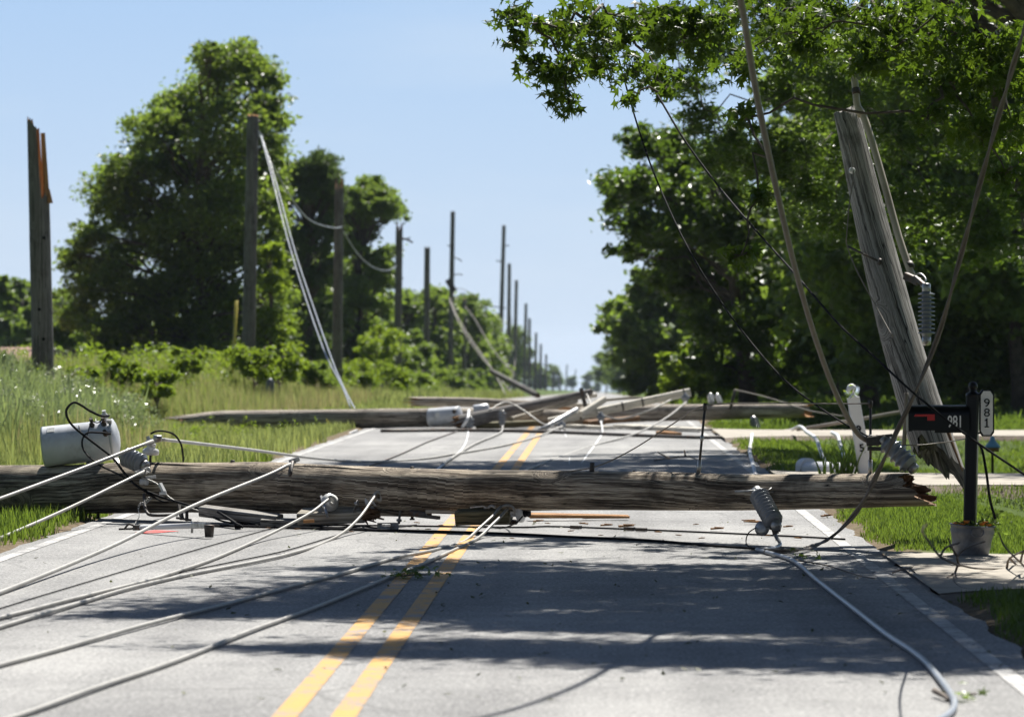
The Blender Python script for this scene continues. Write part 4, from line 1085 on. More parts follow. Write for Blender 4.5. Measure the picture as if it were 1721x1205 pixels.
# dead-end clamp joining tan cable and insulator
o = thing("dead_end_clamp", "dark bolted clamp gripping the end of the thick tan cable", "clamp", P(1462, 752, 30.0))
m = MB(); m.bar(P(1456, 742, 30.0), P(1500, 737, 30.0), 0.06, 0.075); m.bar(P(1458, 754, 30.0), P(1484, 754, 30.0), 0.04, 0.03); m.build("clamp_body", M['iron'], o)
for x in (1464, 1474, 1484, 1493):
    m = MB(); m.lathe([(0.016, -0.01), (0.016, 0.012), (0.009, 0.012), (0.009, 0.02)], P(x, 735, 30.0), (0.1, -0.3, 1), 8); m.build("bolt", M['iron'], o)

# ---------------------------------------------------------------- hanging stub at right
D_ST = 31.6
def stub_d(y):
    return D_ST - 0.45 + (790 - y) / 600 * 1.65
st = [(x, y, w, stub_d(y)) for x, y, w in ((1424, 198, 44), (1450, 310, 52), (1478, 430, 58), (1508, 550, 66), (1540, 660, 72), (1566, 740, 74))]
spc = catmull([P(x, y, d) for x, y, w, d in st], 8)
srr = np.interp(np.linspace(0, len(st) - 1, len(spc)), range(len(st)), [w / 2 * d / F_PX for x, y, w, d in st])
ST = thing("broken_pole_stub", "grey leaning top section of a broken utility pole hanging in mid air behind the mailbox", "utility pole", P(1586, 815, stub_d(815) - 0.5))
su, sw, _ = frame(spc[1] - spc[0])
def st_bias(a):
    x = math.cos(a) * su.x + math.sin(a) * sw.x
    return 0.75 * max(0, 0.35 + x * 0.9)
ef2 = jag(9, 0.38, st_bias)
m = MB(); m.tube(spc, list(srr), 44, False, 0.06, ef2, jag(15, 0.10, lambda a: 0.5 + 0.5 * math.cos(a * 1.0 + 0.8)), 7.0); 
m.face([k for k in range(44)][::-1], [(math.cos(k / 7) * .1, math.sin(k / 7) * .1) for k in range(44)], True)
m.build("pole_shaft", M['pole_grey'], ST)
m = MB(); broken_face(m, spc[-1], tube_frame_end(spc), srr[-1] * 0.98, 44, ef2, 4); m.build("broken_core", M['pole_dark'], ST)
m = MB()
m.bar(P(1592, 722, stub_d(722) - 0.5), P(1617, 790, stub_d(790) - 0.6), 0.10, 0.03, (1, -0.4, 0), 0.3); m.bar(P(1585, 700, stub_d(700) - 0.5), P(1608, 768, stub_d(768) - 0.6), 0.06, 0.03, (1, -0.4, 0), 0.3)
m.build("splintered_end", M['fresh_brown'], ST)
m = MB(); a, b = P(1424, 414, stub_d(414) - 0.1), P(1480, 441, stub_d(441) - 0.2); m.tube([a, b], 0.010, 6); m.lathe([(0.03, 0), (0.03, 0.02), (0.012, 0.025)], b, (-1, -.2, 0.4), 8); m.build("side_bracket", M['iron'], ST)
m = MB(); m.ball(P(1432, 287, stub_d(287) - 0.2), 0.028, 8); m.build("wire_clip", M['porcelain_pale'], ST)
cable("thin_line", "thin pale wire running down the left side of the leaning pole stub", [(1424, 230, stub_d(230) - 0.2), (1434, 288, stub_d(288) - 0.22), (1428, 340, stub_d(340) - 0.2), (1423, 395, stub_d(395) - 0.2), (1424, 414, stub_d(414) - 0.15), (1440, 455, stub_d(455) - 0.2), (1475, 520, stub_d(520) - 0.25), (1500, 566, stub_d(566) - 0.35)], 0.005, 'cable_tan', "wire")
cdt = thing("riser_conduit", "beige conduit running up the right edge of the leaning pole stub and past its top", "conduit", P(1531, 472, stub_d(472) - 0.45))
m = MB(); m.tube(catmull([P(x, y, stub_d(y) - 0.32) for x, y in ((1432, 100), (1438, 150), (1441, 178), (1452, 198), (1466, 240), (1489, 320), (1511, 400), (1535, 470))], 6), 0.030, 14); m.build("pipe", M['conduit'], cdt)
for x, y in ((1438, 150), (1527, 442), (1443, 184)):
    a_ = P(x, y, stub_d(y) - 0.32); b_ = P(x + (2 if y < 170 else 5), y + 10, stub_d(y + 10) - 0.32)
    m = MB(); m.tube([a_, b_], 0.036, 12); m.build("strap_ring" if y != 184 else "coupler", M['iron'] if y != 184 else M['conduit'], cdt)
o = thing("dead_end_clamp", "dark clamp on the leaning stub where tan cable and upright insulator meet", "clamp", P(1540, 486, stub_d(486) - 0.6))
m = MB(); m.bar(P(1522, 464, stub_d(464) - 0.6), P(1545, 474, stub_d(474) - 0.7), 0.05, 0.06); m.bar(P(1538, 466, stub_d(466) - 0.7), P(1559, 484, stub_d(484) - 0.9), 0.03, 0.03); m.build("clamp_body", M['iron'], o)
m = MB(); m.tube(catmull([P(1530, 470, stub_d(470) - 0.6), P(1545, 460, stub_d(460) - 0.65), P(1556, 470, stub_d(470) - 0.7), P(1548, 482, stub_d(482) - 0.7)], 6), 0.008, 6); m.build("shackle", M['steel'], o)

# ---------------------------------------------------------------- transformers
def transformer(label, pa, pb, rad, mat, spin=0.0, small=False):
    """can lying on its side: bottom at pa, lid at pb"""
    pa, pb = Vector(pa), Vector(pb); ax = (pb - pa); L = ax.length; u, w, a = frame(ax)
    o = thing("pole_transformer", label, "transformer", (pa + pb) / 2 - Vector((0, 0, rad)))
    m = MB(); m.lathe([(rad * 0.9, 0.012), (rad * 0.985, 0.008), (rad * 1.0, 0.0), (rad, 0.02), (rad, L * 0.5), (rad, L * 0.9), (rad * 1.0, L * 0.93)], pa, ax, 40); m.build("tank", M[mat], o)
    m = MB(); m.lathe([(rad * 1.0, L * 0.93), (rad * 1.045, L * 0.932), (rad * 1.05, L * 0.955), (rad * 1.02, L * 0.968), (rad * 0.8, L * 1.0), (rad * 0.4, L * 1.03), (0.004, L * 1.035)], pa, ax, 40); m.build("lid", M[mat], o)
    def side(t, h): return pa + a * L * h + (u * math.cos(t) + w * math.sin(t)) * rad, (u * math.cos(t) + w * math.sin(t))
    return o, side, a
TR, tside, tax = transformer("white cylindrical transformer can lying on its side on the fallen pole", P(73, 751, 35.9), P(197, 738, 35.9), 0.186, 'tank')
def dirang(v, ax):
    u, w, a = frame(ax); v = Vector(v); return math.atan2(v.dot(w), v.dot(u))
t_up = dirang((0, -0.25, 1), P(197, 738, 35.9) - P(73, 751, 35.9)); t_fr = dirang((0, -1, 0.35), P(197, 738, 35.9) - P(73, 751, 35.9)); t_fu = dirang((0, -0.6, 0.8), P(197, 738, 35.9) - P(73, 751, 35.9))
for h, t in ((0.87, t_up), ):
    p, nn = tside(t, h); m = MB(); m.lathe([(0.024, 0), (0.024, 0.02), (0.036, 0.03), (0.024, 0.045), (0.036, 0.055), (0.022, 0.07), (0.015, 0.09), (0.02, 0.10)], p, nn, 14); m.build("bushing", M['porcelain_pale'], TR)
for h, t in ((0.70, t_fu), (0.86, t_fu), (0.88, t_fr)):
    p, nn = tside(t, h); m = MB(); m.lathe([(0.026, -0.004), (0.026, 0.02), (0.016, 0.025), (0.012, 0.06), (0.018, 0.065), (0.018, 0.085)], p, nn, 12); m.build("terminal", M['iron'], TR)
p, nn = tside(t_fu, 0.14); u_, w_, a_ = frame(tax)
m = MB(); side_v = nn.cross(a_).normalized(); m.prism([(-0.035, -0.03), (0.035, -0.03), (0.035, 0.03), (-0.035, 0.03)], p, a_, side_v, nn, 0.004); m.build("rating_label", M['tank_scuff'], TR)
m = MB(); p, nn = tside(t_fu, 0.94); q, n2 = tside(t_fr, 0.94); m.bar(p + nn * 0.01, p + nn * 0.05, 0.04, 0.03); m.bar(q + n2 * 0.01, q + n2 * 0.035, 0.03, 0.03); m.build("lid_lug", M['steel'], TR)
m = MB(); p, nn = tside(t_fr, 0.55); m.tube(catmull([tside(t_fu, 0.70)[0] + tside(t_fu, .7)[1] * .07, tside(t_fr + .1, 0.62)[0] + nn * 0.02, tside(t_fr - .2, 0.55)[0] + nn * 0.02, tside(t_fr - .7, 0.52)[0] + nn * .01], 6), 0.004, 5); m.tube(catmull([tside(t_fu, 0.70)[0] + tside(t_fu, .7)[1] * .06, tside(t_fu, 0.78)[0] + tside(t_fu, .7)[1] * .03, tside(t_fu, 0.86)[0] + tside(t_fu, .7)[1] * .06], 6), 0.007, 6); m.build("tail_wire", M['black'], TR)
# bracket under the tank
m = MB(); a0 = P(150, 775, 35.85); m.bar(a0, P(152, 800, 35.7), 0.06, 0.03); m.bar(P(195, 772, 35.7), P(203, 800, 35.5), 0.05, 0.03); m.build("mounting_bracket", M['steel'], TR)

# jumpers round the transformer
cable("jumper_cable", "black jumper cable looping high over the white transformer", [(183, 699, 35.6), (170, 699, 35.5), (150, 690, 35.4), (138, 682, 35.4), (124, 676.5, 35.4), (112, 688, 35.35), (114, 704, 35.3), (128, 721, 35.3), (160, 746, 35.2), (190, 770, 35.1), (207, 792, 34.95), (228, 815, 34.8), (262, 832, 34.7), (320, 850, 34.4), (390, 872, 34.3), (435, 884)], 0.0115, 'black', n=8)
cable("jumper_cable", "black jumper cable hooking out from the front of the white transformer", [(186, 729, 35.55), (165, 727, 35.5), (146, 728, 35.45), (138, 742, 35.4), (143, 760, 35.35), (165, 780, 35.1), (195, 795, 34.95), (225, 812, 34.8), (250, 830, 34.72), (272, 842, 34.7), (284, 843, 34.7)], 0.009, 'black', n=8)
cable("jumper_cable", "black jumper cable arching from the bell insulator over the pole", [(253, 729, 35.2), (262, 725, 35.2), (275, 724.5, 35.3), (292, 730, 35.4), (303, 744, 35.5), (307, 760, 35.55), (308, 776, 35.6)], 0.009, 'black', n=8)
cable("jumper_cable", "short thin grey lead crossing the pole below the transformer to the clamp", [(238, 802, 34.75), (262, 812, 34.7), (275, 825, 34.65), (285, 836, 34.6), (310, 850, 34.5), (345, 862, 34.4)], 0.007, 'cable', n=6)
# finned cutout next to the transformer
insulator("pale finned fuse cutout between the transformer and the bell insulator", P(206, 765, 35.05), P(246, 783, 34.9), 0.092, 5, 'porcelain', 0.7, "fuse_cutout", None)
# bell pin insulator on the pole
def pin_insulator(parent, p, axis, s=1.0, mat='porcelain_pale', name="pin_insulator"):
    m = MB(); m.lathe([(0.05 * s, 0.0), (0.072 * s, 0.004 * s), (0.078 * s, 0.03 * s), (0.07 * s, 0.055 * s), (0.042 * s, 0.066 * s), (0.036 * s, 0.08 * s), (0.046 * s, 0.09 * s), (0.046 * s, 0.105 * s), (0.02 * s, 0.115 * s)], p, axis, 22)
    b = m.build(name, M[mat], parent)
    m = MB(); m.lathe([(0.012 * s, -0.09 * s), (0.012 * s, 0.0), (0.028 * s, 0.002), (0.028 * s, 0.02 * s)], p, axis, 10); m.build("pin", M['iron'], b)
    return b
o = thing("pole_top_insulator", "white bell insulator on a post beside the transformer, holding two grey cables", "insulator", P(252, 778, 35.3))
pin_insulator(o, P(253, 765, 35.3), (0.05, 0, 1), 1.0)
m = MB(); m.bar(P(246, 744, 35.15), P(268, 738, 35.15), 0.05, 0.05); m.tube([P(258, 736, 35.1), P(272, 737, 35.1)], 0.03, 8); m.bar(P(248, 733, 35.2), P(255, 752, 35.2), 0.04, 0.03); m.build("cable_clamp", M['steel'], o)
# line clamp on the pole for the second cable
o = thing("line_clamp", "bolted steel clamp on the pole front where the second left cable ends", "clamp", P(240, 800, 34.8))
m = MB(); m.bar(P(228, 797, 34.75), P(250, 789, 34.8), 0.04, 0.05); m.bar(P(245, 803, 34.8), P(262, 801, 34.8), 0.035, 0.03); m.build("clamp_body", M['steel'], o)
m = MB(); m.lathe([(0.028, 0), (0.028, 0.025), (0.02, 0.03), (0.028, 0.045), (0.028, 0.07)], P(236, 810, 34.85), (1, -0.3, 0), 12); m.build("spool", M['porcelain_pale'], o)
m = MB(); m.tube(catmull([P(243, 792, 34.7), P(252, 794, 34.65), P(250, 786, 34.65), P(244, 790, 34.7)], 6), 0.007, 6); m.build("bail", M['steel'], o)
o = thing("wire_connector", "white wedge connector on the lead hanging over the pole front", "connector", P(272, 830, 34.6))
m = MB(); m.bar(P(269, 813, 34.65), P(276, 827, 34.6), 0.035, 0.03); m.bar(P(268, 829, 34.6), P(280, 829, 34.6), 0.03, 0.025); m.build("connector_body", M['porcelain_pale'], o)
# spring coiled wire
pts = []
for i in range(120):
    t = i / 119; px = 252 - 30 * t + 10 * t * t; py = 836 + 6 * math.sin(t * 5) + 26 * t * t
    ph = t * 2 * math.pi * 11; amp = 3.2 * (1 - 0.5 * t)
    pts.append(P(px + amp * math.cos(ph), py + amp * math.sin(ph), 34.6 - 0.15 * t))
m = MB(); m.tube(pts, 0.0022, 4); tag(m.build("coiled_wire", M['steel']), "bright coiled wire dangling below the pole near the transformer", "wire")
cable("thin_line", "bright bare lead from the coil down to the fuse tube", [(232, 855, 34.45), (234, 868, 34.4), (226, 880, 34.3), (222, 886)], 0.003, 'steel', "wire")
# fuse tube on the road
o = thing("fuse_tube", "pale fuse tube with dark metal ends lying on the road under the pole", "fuse", G(285, 882))
a, b = G(233, 886.5, 0.045), G(333, 883, 0.10)
m = MB(); m.tube([a, b], 0.024, 14); m.build("tube", M['cable_white'], o)
m = MB(); m.bar(a - (b - a) * 0.06, a + (b - a) * 0.05, 0.05, 0.045); m.tube(catmull([a - (b - a) * 0.03, a + Vector((-0.08, 0, 0.03)), a + Vector((-0.12, 0, -0.01))], 4), 0.01, 6); m.build("end_ferrule", M['iron'], o)
m = MB(); m.bar(b - (b - a) * 0.08, b + (b - a) * 0.16, 0.05, 0.05); m.tube([b - (b - a) * 0.1 + Vector((0, 0, .04)), b - (b - a) * 0.1 - Vector((0, 0, .06))], 0.01, 6); m.build("end_ferrule", M['steel'], o)
c = b + (b - a) * 0.18
m = MB(); m.lathe([(0.035, -0.10), (0.042, -0.02), (0.044, 0.0), (0.02, 0.004)], c, (0, 0, 1), 12); m.build("end_cap", M['iron'], o)
# iron brackets under the pole
o = thing("pole_bracket", "dark iron bracket with two legs under the left part of the fallen pole", "bracket", P(305, 884, 34.4))
m = MB(); m.bar(P(301, 848, 34.6), P(306, 872, 34.5), 0.035, 0.03); m.bar(P(314, 848, 34.6), P(314, 874, 34.5), 0.03, 0.03); m.bar(P(296, 870, 34.5), P(322, 874, 34.5), 0.03, 0.02); m.build("leg_plate", M['iron'], o)
m = MB(); m.tube(catmull([P(242, 830, 34.7), P(243, 848, 34.6), P(247, 861, 34.5), P(258, 866, 34.45), P(298, 865, 34.4)], 6), 0.014, 8); m.build("bent_pipe", M['iron'], o)
m = MB(); m.bar(P(352, 850, 34.5), G(404, 884, 0.03), 0.06, 0.02, (0.6, -0.2, 1)); m.lathe([(0.035, -0.015), (0.035, 0.015)], G(400, 883, 0.03), (0.2, -1, 0.3), 12); tag(m.build("crossarm_brace", M['black']), "flat dark steel brace slanting from the pole to the road", "brace")
# strap where long cable is tied on the pole top
c, r = on_pole(486)
o = thing("cable_tie", "dark strap tying the long straight cable to the top of the pole", "clamp", c + Vector((0, 0, r)))
m = MB(); pp = [c + Vector((0.0, -math.sin(t) * (r + 0.012), math.cos(t) * (r + 0.012))) for t in (-0.3, 0, 0.3, 0.6, 0.9, 1.1)]; m.tube(pp, 0.022, 6); m.build("strap", M['iron'], o)
m = MB(); m.bar(c + Vector((-0.03, 0, r + .01)), c + Vector((0.06, 0, r + .04)), 0.05, 0.04); m.build("buckle", M['steel'], o)

# ---------------------------------------------------------------- broken crossarms under the pole
o = thing("broken_crossarm", "broken grey crossarm with torn brown end and two white spools, under the fallen pole", "crossarm", G(575, 882))
m = MB(); m.bar(P(505, 868, 33.75), P(616, 864, 33.6), 0.21, 0.105, (0, -0.25, 1)); m.build("beam", M['arm'], o)
m = MB(); base_c = P(614, 863, 33.55); rnd = random.Random(2)
for _ in range(34):
    s = base_c + Vector((rnd.uniform(-0.03, 0.02), rnd.uniform(-0.1, 0.1), rnd.uniform(-0.045, 0.06))); e = s + Vector((rnd.uniform(0.03, 0.15), rnd.uniform(-0.05, 0.05), rnd.uniform(-0.07, 0.07)))
    m.bar(s, e, rnd.uniform(0.02, 0.06), rnd.uniform(0.015, 0.04), (0.2, 0.3, 1), 0.3)
m.build("splintered_end", M['fresh_brown'], o)
m = MB(); m.bar(P(340, 858, 34.3), P(470, 874, 33.9), 0.12, 0.09, (0, -0.2, 1)); m.bar(P(440, 876, 33.9), P(520, 878, 33.8), 0.10, 0.05, (0, -0.2, 1)); m.build("side_brace", M['pole_grey'], o)
m = MB(); m.bar(P(510, 876, 33.4), P(528, 875, 33.4), 0.03, 0.03); m.build("wood_wedge", M['fresh'], o)
def spool(parent, x, y, d, axis, post):
    m = MB(); m.lathe([(0.06, 0), (0.078, 0.006), (0.08, 0.022), (0.05, 0.034), (0.04, 0.05), (0.05, 0.066), (0.06, 0.075), (0.03, 0.085)], P(x, y, d), axis, 22); b = m.build("spool_insulator", M['porcelain_pale'], parent)
    m = MB(); m.bar(P(*post[0]), P(*post[1]), 0.05, 0.02, (1, -0.2, 0)); m.build("spool_post", M['steel'], b)
spool(o, 553, 845, 33.65, (0.45, -0.9, 0.25), ((540, 836, 33.7), (550, 866, 33.5)))
spool(o, 626, 843, 33.6, (0.5, -0.9, 0.3), ((622, 846, 33.6), (620, 862, 33.5)))
for x, y, d in ((556, 836, 33.55), (634, 829, 33.45)):
    m = MB(); m.tube(catmull([P(x - 7, y + 6, d), P(x, y - 2, d), P(x + 7, y + 3, d), P(x + 5, y + 12, d), P(x - 1, y + 9, d)], 5), 0.013, 8); m.build("tie_wrap", M['cable'], o)
o2 = thing("broken_crossarm", "olive crossarm end with bell insulator lying on the yellow lines under the pole", "crossarm", G(830, 884))
m = MB(); m.bar(P(768, 869, 32.85), P(858, 865, 32.75), 0.17, 0.115, (0, -0.2, 1)); m.build("beam", M['arm_olive'], o2)
m = MB(); m.bar(P(718, 859.5, 33.0), P(772, 861, 32.8), 0.05, 0.03); m.build("side_brace", M['arm'], o2)
m = MB(); m.bar(P(790, 853, 32.8), P(816, 850, 32.8), 0.012, 0.012); m.lathe([(0.012, -.006), (0.022, 0), (0.012, .006)], P(816, 852, 32.8), (0, -1, 0), 10); m.bar(P(783, 878, 32.8), P(800, 864, 32.75), 0.03, 0.02); m.build("bolt_rod", M['steel'], o2)
m = MB(); m.lathe([(0.045, -.018), (0.07, -.016), (0.078, 0.0), (0.074, 0.022), (0.05, 0.032), (0.03, 0.036)], P(874, 863, 32.7), (1, -0.35, 0.1), 24); b_ = m.build("bell_insulator", M['porcelain_pale'], o2)
m = MB(); m.lathe([(0.02, 0.03), (0.03, 0.034), (0.036, 0.05), (0.028, 0.06), (0.036, 0.072), (0.03, 0.09), (0.012, 0.095)], P(874, 863, 32.7), (1, -0.35, 0.1), 14); m.build("insulator_cap", M['black'], b_)
m = MB(); m.bar(P(858, 864, 32.7), P(870, 863, 32.7), 0.05, 0.05); m.build("collar", M['steel'], o2)
m = MB(); m.tube(catmull([P(842, 852, 32.6), P(852, 849, 32.6), P(862, 852, 32.6), P(866, 862, 32.6)], 5), 0.012, 8); m.tube(catmull([P(833, 853, 32.6), P(826, 850, 32.65), P(820, 854, 32.65)], 4), 0.012, 8); m.build("tie_wrap", M['cable'], o2)
m = MB(); m.bar(P(775, 877, 32.9), P(870, 876, 32.8), 0.10, 0.035, (0, -0.2, 1)); m.build("lower_plate", M['iron'], o2)
# loose leads and fittings caught under the shaft
cable("slack_lead", "black lead looping under the shaft between bracket and broken crossarm", [(345, 862, 34.3), (375, 876, 34.1), (420, 881), (470, 880), (515, 884), (560, 887), (606, 884)], 0.009, 'black', "wire")
cable("slack_lead", "second black lead trailing along the broken crossarm's lower edge", [(380, 871, 34.2), (440, 884, 33.9), (500, 887), (570, 881), (640, 887), (700, 882)], 0.007, 'black', "wire")
cable("slack_lead", "short dark lead curling from the bell insulator back under the crossarm end", [(878, 868, 32.6), (868, 878, 32.5), (850, 886), (836, 887), (815, 884), (795, 886)], 0.007, 'black', "wire")
for lab, x, y, d, ax_, mt in (("small rusty through bolt under the shaft left of the broken crossarm", 430, 864, 34.2, (0.1, -0.4, -1), 'iron'), ("short steel bolt under the shaft near the torn strip", 672, 864, 33.4, (-0.1, -0.3, -1), 'steel'), ("bent steel bolt on the crossarm's top near the right spool", 596, 856, 33.5, (0.4, -0.3, 1), 'steel')):
    m = MB(); m.lathe([(0.011, -0.03), (0.011, 0.045), (0.024, 0.046), (0.024, 0.062), (0.012, 0.063), (0.012, 0.085)], P(x, y, d), ax_, 8); tag(m.build("through_bolt", M[mt]), lab, "bolt")
m = MB(); m.bar(P(690, 861, 33.2), P(722, 866, 33.0), 0.05, 0.04, (0, -.2, 1)); m.bar(P(700, 866, 33.1), P(738, 870, 32.9), 0.03, 0.03); tag(m.build("steel_bracket", M['iron']), "dark flat bracket wedged under the shaft left of the olive crossarm", "bracket")
# small connectors beneath the pole
o = thing("wire_connector", "grey cast connector lying on the road between the two crossarm pieces", "connector", G(655, 887))
m = MB(); m.bar(G(636, 884.5, 0.035), G(668, 884, 0.035), 0.07, 0.06); m.bar(G(642, 882.5, 0.07), G(656, 882.5, 0.07), 0.05, 0.02); m.build("connector_body", M['steel'], o)

# splinters and chips on the asphalt
m = MB(); m.bar(G(889, 866, 0.05), G(1056, 867.5, 0.035), 0.16, 0.035, (0, -0.1, 1), 0.55); m.bar(G(980, 868.5, 0.03), G(1058, 869, 0.03), 0.09, 0.03, (0, 0, 1), 0.6)
tag(m.build("wood_splinter", M['fresh']), "long orange splinter of fresh wood on the road below the pole's centre", "splinter")
m = MB(); m.bar((-0.05, 0, 0), (0.05, 0.01, 0.004), 0.05, 0.014, (0, 0, 1), 0.5); m.bar((-0.02, 0.01, 0.01), (0.06, -0.01, 0.012), 0.02, 0.01, (0, 0, 1), 0.4)
chip = m.build("wood_chip", M['fresh'])
chip_spots = [(1054, 886, 1.3), (1262, 879, 1.5), (1206, 890, 1.1), (980, 881, .8), (1020, 884, 1), (1105, 895, .6), (1170, 882, .5), (770, 880, .5), (740, 884, .6), (700, 879, .5), (905, 877, .9), (920, 880, .5), (960, 893, .5), (1140, 900, .5), (1325, 886, .8), (1340, 905, .6), (500, 890, .5), (450, 888, .4), (1010, 900, .4), (860, 905, .4), (1180, 905, .5), (1290, 900, .4), (720, 890, .5), (590, 894, .4), (1390, 868, 1.0)]
for i, (x, y, s) in enumerate(chip_spots):
    oc = chip if i == 0 else chip.copy()
    if i: COL.objects.link(oc)
    oc.location = G(x, y, 0.012); oc.rotation_euler = (0, 0, random.uniform(-0.5, 0.5) + (math.pi if i % 2 else 0)); oc.scale = (s, s, s)
    tag(oc, "small orange brown chip of wood lying on the asphalt near the fallen pole", "wood chip", "wood chips on the road")

# torn leaves scattered over the asphalt
lit = []
for _ in range(420):
    x, y = random.uniform(-3.3, 4.6), random.uniform(17, 36)
    if random.random() < 0.5 and x < 0: continue
    lit.append((x, y, 0.010))
lit = np.array(lit); V, Fc = leaves(lit, LEAF_OVAL, 0.02, 0.06, 0.0, 4.0); V[:, 2] = np.clip(V[:, 2], 0.006, 0.03)
tag(np_obj("leaf_litter", V, Fc, M['litter'], None, False, (0, 0, 0)), kind='stuff')
# leafy sprigs and twigs on the road
def sprig(label, x, y, n, spread, dx):
    o = thing("leafy_sprig", label, "sprig", G(x, y, 0.0))
    c = np.array(G(x, y, 0.03))
    pts = c + RNG.normal(0, 1, (n, 3)) * np.array([spread, spread * 0.7, 0.025]); pts[:, 2] = np.abs(pts[:, 2] - 0.0) + 0.012
    V, Fc = leaves(pts, LEAF_STAR, 0.05, 0.10, 0.0, 1.5); V[:, 2] = np.maximum(V[:, 2], 0.006)
    np_obj("foliage", V, Fc, M['leaf_mid'], o)
    mm = MB(); mm.tube(catmull([G(x - dx, y + 2, 0.012), G(x, y, 0.02), G(x + dx, y - 1, 0.012)], 5), 0.006, 5); mm.build("stem", M['twig'], o)
sprig("green leafy sprig lying across the left yellow line in the shade", 693, 966, 42, 0.11, 30)
sprig("flattened green leaf bunch on the road beside the cable bend at lower right", 1628, 1166, 7, 0.05, 12)
sprig("small pale sprig on the asphalt near the hanging twisted cable", 1350, 934, 9, 0.06, 12)
def twig(label, lines, r=0.007, mat='twig', group=None):
    mm = MB()
    for ln in lines:
        w = [G(q[0], q[1], q[2] if len(q) > 2 and q[2] < 5 else 0.015) if (len(q) == 2 or q[2] < 5) else P(*q) for q in ln]
        path = catmull(w, 4); mm.tube(path, [r * (1.15 - 0.6 * i / len(path)) for i in range(len(path))], 6)
    return tag(mm.build("bare_twig", M[mat]), label, "twig", group)
twig("bare forked dead branch lying across the concrete driveway at right", [[(1592, 972), (1605, 962, .03), (1612, 950, .1), (1640, 955, .05), (1690, 956), (1730, 958)], [(1612, 950, .1), (1600, 945, .15), (1580, 935, .25), (1565, 915, .5), (1550, 893, .7), (1558, 880, .8)], [(1612, 950, .1), (1609, 935, .18), (1625, 920, .3), (1655, 910, .4)],
      [(1605, 962, .03), (1604, 978), (1625, 990), (1690, 988)], [(1692, 955), (1697, 938, .1), (1721, 925, .2)], [(1580, 935, .25), (1590, 920, .3), (1612, 912, .35)], [(1609, 935, .18), (1600, 920, .25), (1594, 905, .35)], [(1697, 938, .1), (1710, 950), (1735, 968)]], 0.0085)
twig("dead branch rising above the right edge of the driveway", [[(1735, 965, .02), (1715, 945, .1), (1690, 920, .3), (1678, 895, .45)], [(1715, 945, .1), (1721, 925, .2), (1735, 918, .2)]], 0.008)
twig("small dark twig lying at the driveway's road edge", [[(1500, 962), (1515, 957, .05), (1528, 955, .06), (1538, 962, .03)], [(1528, 955, .06), (1534, 953, .07)]], 0.006)
twig("bare twig on the road beyond the fallen pole, right lane", [[(1100, 773), (1125, 770, .1), (1152, 767, .15), (1175, 773, .1)], [(1152, 767, .15), (1150, 757, .4)], [(1125, 770, .1), (1105, 760, .2)]], 0.012)
twig("long thin twig lying in the right lane shade near the cable", [[(1330, 940), (1390, 950), (1440, 966), (1470, 972)]], 0.006)
twig("short dark twig on the asphalt left of the grey cables", [[(1570, 1160, .03), (1588, 1170, .02), (1592, 1176, .01)]], 0.012)

# ---------------------------------------------------------------- mailbox
D_MB = 29.05
MBX = thing("mailbox_post", "black post mailbox with red flag and number 981, standing before the hanging stub", "mailbox", G(1629, 936))
pt = lambda x, y, d=D_MB: P(x, y, d)
m = MB(); m.bar(pt(1629, 935), pt(1635, 664), 0.092, 0.092, (0.25, 1, 0)); m.build("post", M['black_paint'], MBX)
m = MB(); c = pt(1635.3, 664); m.lathe([(0.052, -0.012), (0.056, 0.0), (0.052, 0.012), (0.03, 0.022), (0.022, 0.034), (0.03, 0.042)], c, (0, 0, 1), 18); m.ball(c + Vector((0, 0, 0.068)), 0.034, 12); m.build("finial", M['black_paint'], MBX)
ux = (pt(1627, 700) - pt(1530, 700)).normalized(); uz = Vector((0, 0, 1)); uy = uz.cross(ux).normalized()
L = (pt(1627, 700) - pt(1529, 700)).length
sec = [(-0.085, 0)] + [(-0.085 * math.cos(t) * 1.0, 0.115 + 0.075 * math.sin(t)) for t in np.linspace(0, math.pi, 13)] + [(0.085, 0)]
org = pt(1529, 723)
m = MB(); m.prism(sec, org, uy, uz, ux, L); bx = m.build("mailbox", M['black_paint'], MBX)
for pl in bx.data.polygons: pl.use_smooth = False
sec2 = [(x * 1.05, -0.006 + z * 1.045) for x, z in sec]
m = MB(); m.prism(sec2, org - ux * 0.02, uy, uz, ux, 0.024); m.build("door", M['black_paint'], bx)
fy = -0.0855 - 0.006
fo = pt(1535, 704) - uy * 0.0
fo = org + ux * 0.022 + uz * 0.105 - uy * 0.098
m = MB(); m.prism([(0, 0), (0.10, -0.0), (0.10, -0.030), (0.155, -0.030), (0.155, 0.016), (0.01, 0.016)], fo, ux, uz, uy, 0.008); m.build("flag", M['flag'], bx)
m = MB(); m.bar(pt(1570, 724.5), pt(1628, 724.5), 0.06, 0.025); m.build("support_arm", M['black_paint'], MBX)
def text(s, loc, ux, uz, size, mat, parent, name="number", bold=0.0, line=1.0, xs=1.0, ext=0.002):
    cu = bpy.data.curves.new(name, 'FONT'); cu.body = s; cu.size = size; cu.align_x = 'CENTER'; cu.align_y = 'CENTER'; cu.extrude = ext; cu.offset = bold; cu.space_line = line
    uy_ = uz.cross(ux); Rm = Matrix((ux * xs, uz, ux.cross(uz))).transposed()
    tmp = bpy.data.objects.new("tmp", cu)
    me = bpy.data.meshes.new_from_object(tmp); bpy.data.objects.remove(tmp)
    me.materials.clear()
    o = link(name, me, mat, parent)
    M4 = Rm.to_4x4(); M4.translation = Vector(loc) - ORG[parent.name]
    o.matrix_local = M4
    return o
fr = -uy
text("981", org + ux * (L * 0.755) + uz * 0.062 - uy * 0.0885, ux, uz, 0.125, M['sign_white'], bx, "number", 0.0015, 1.0, 0.62)
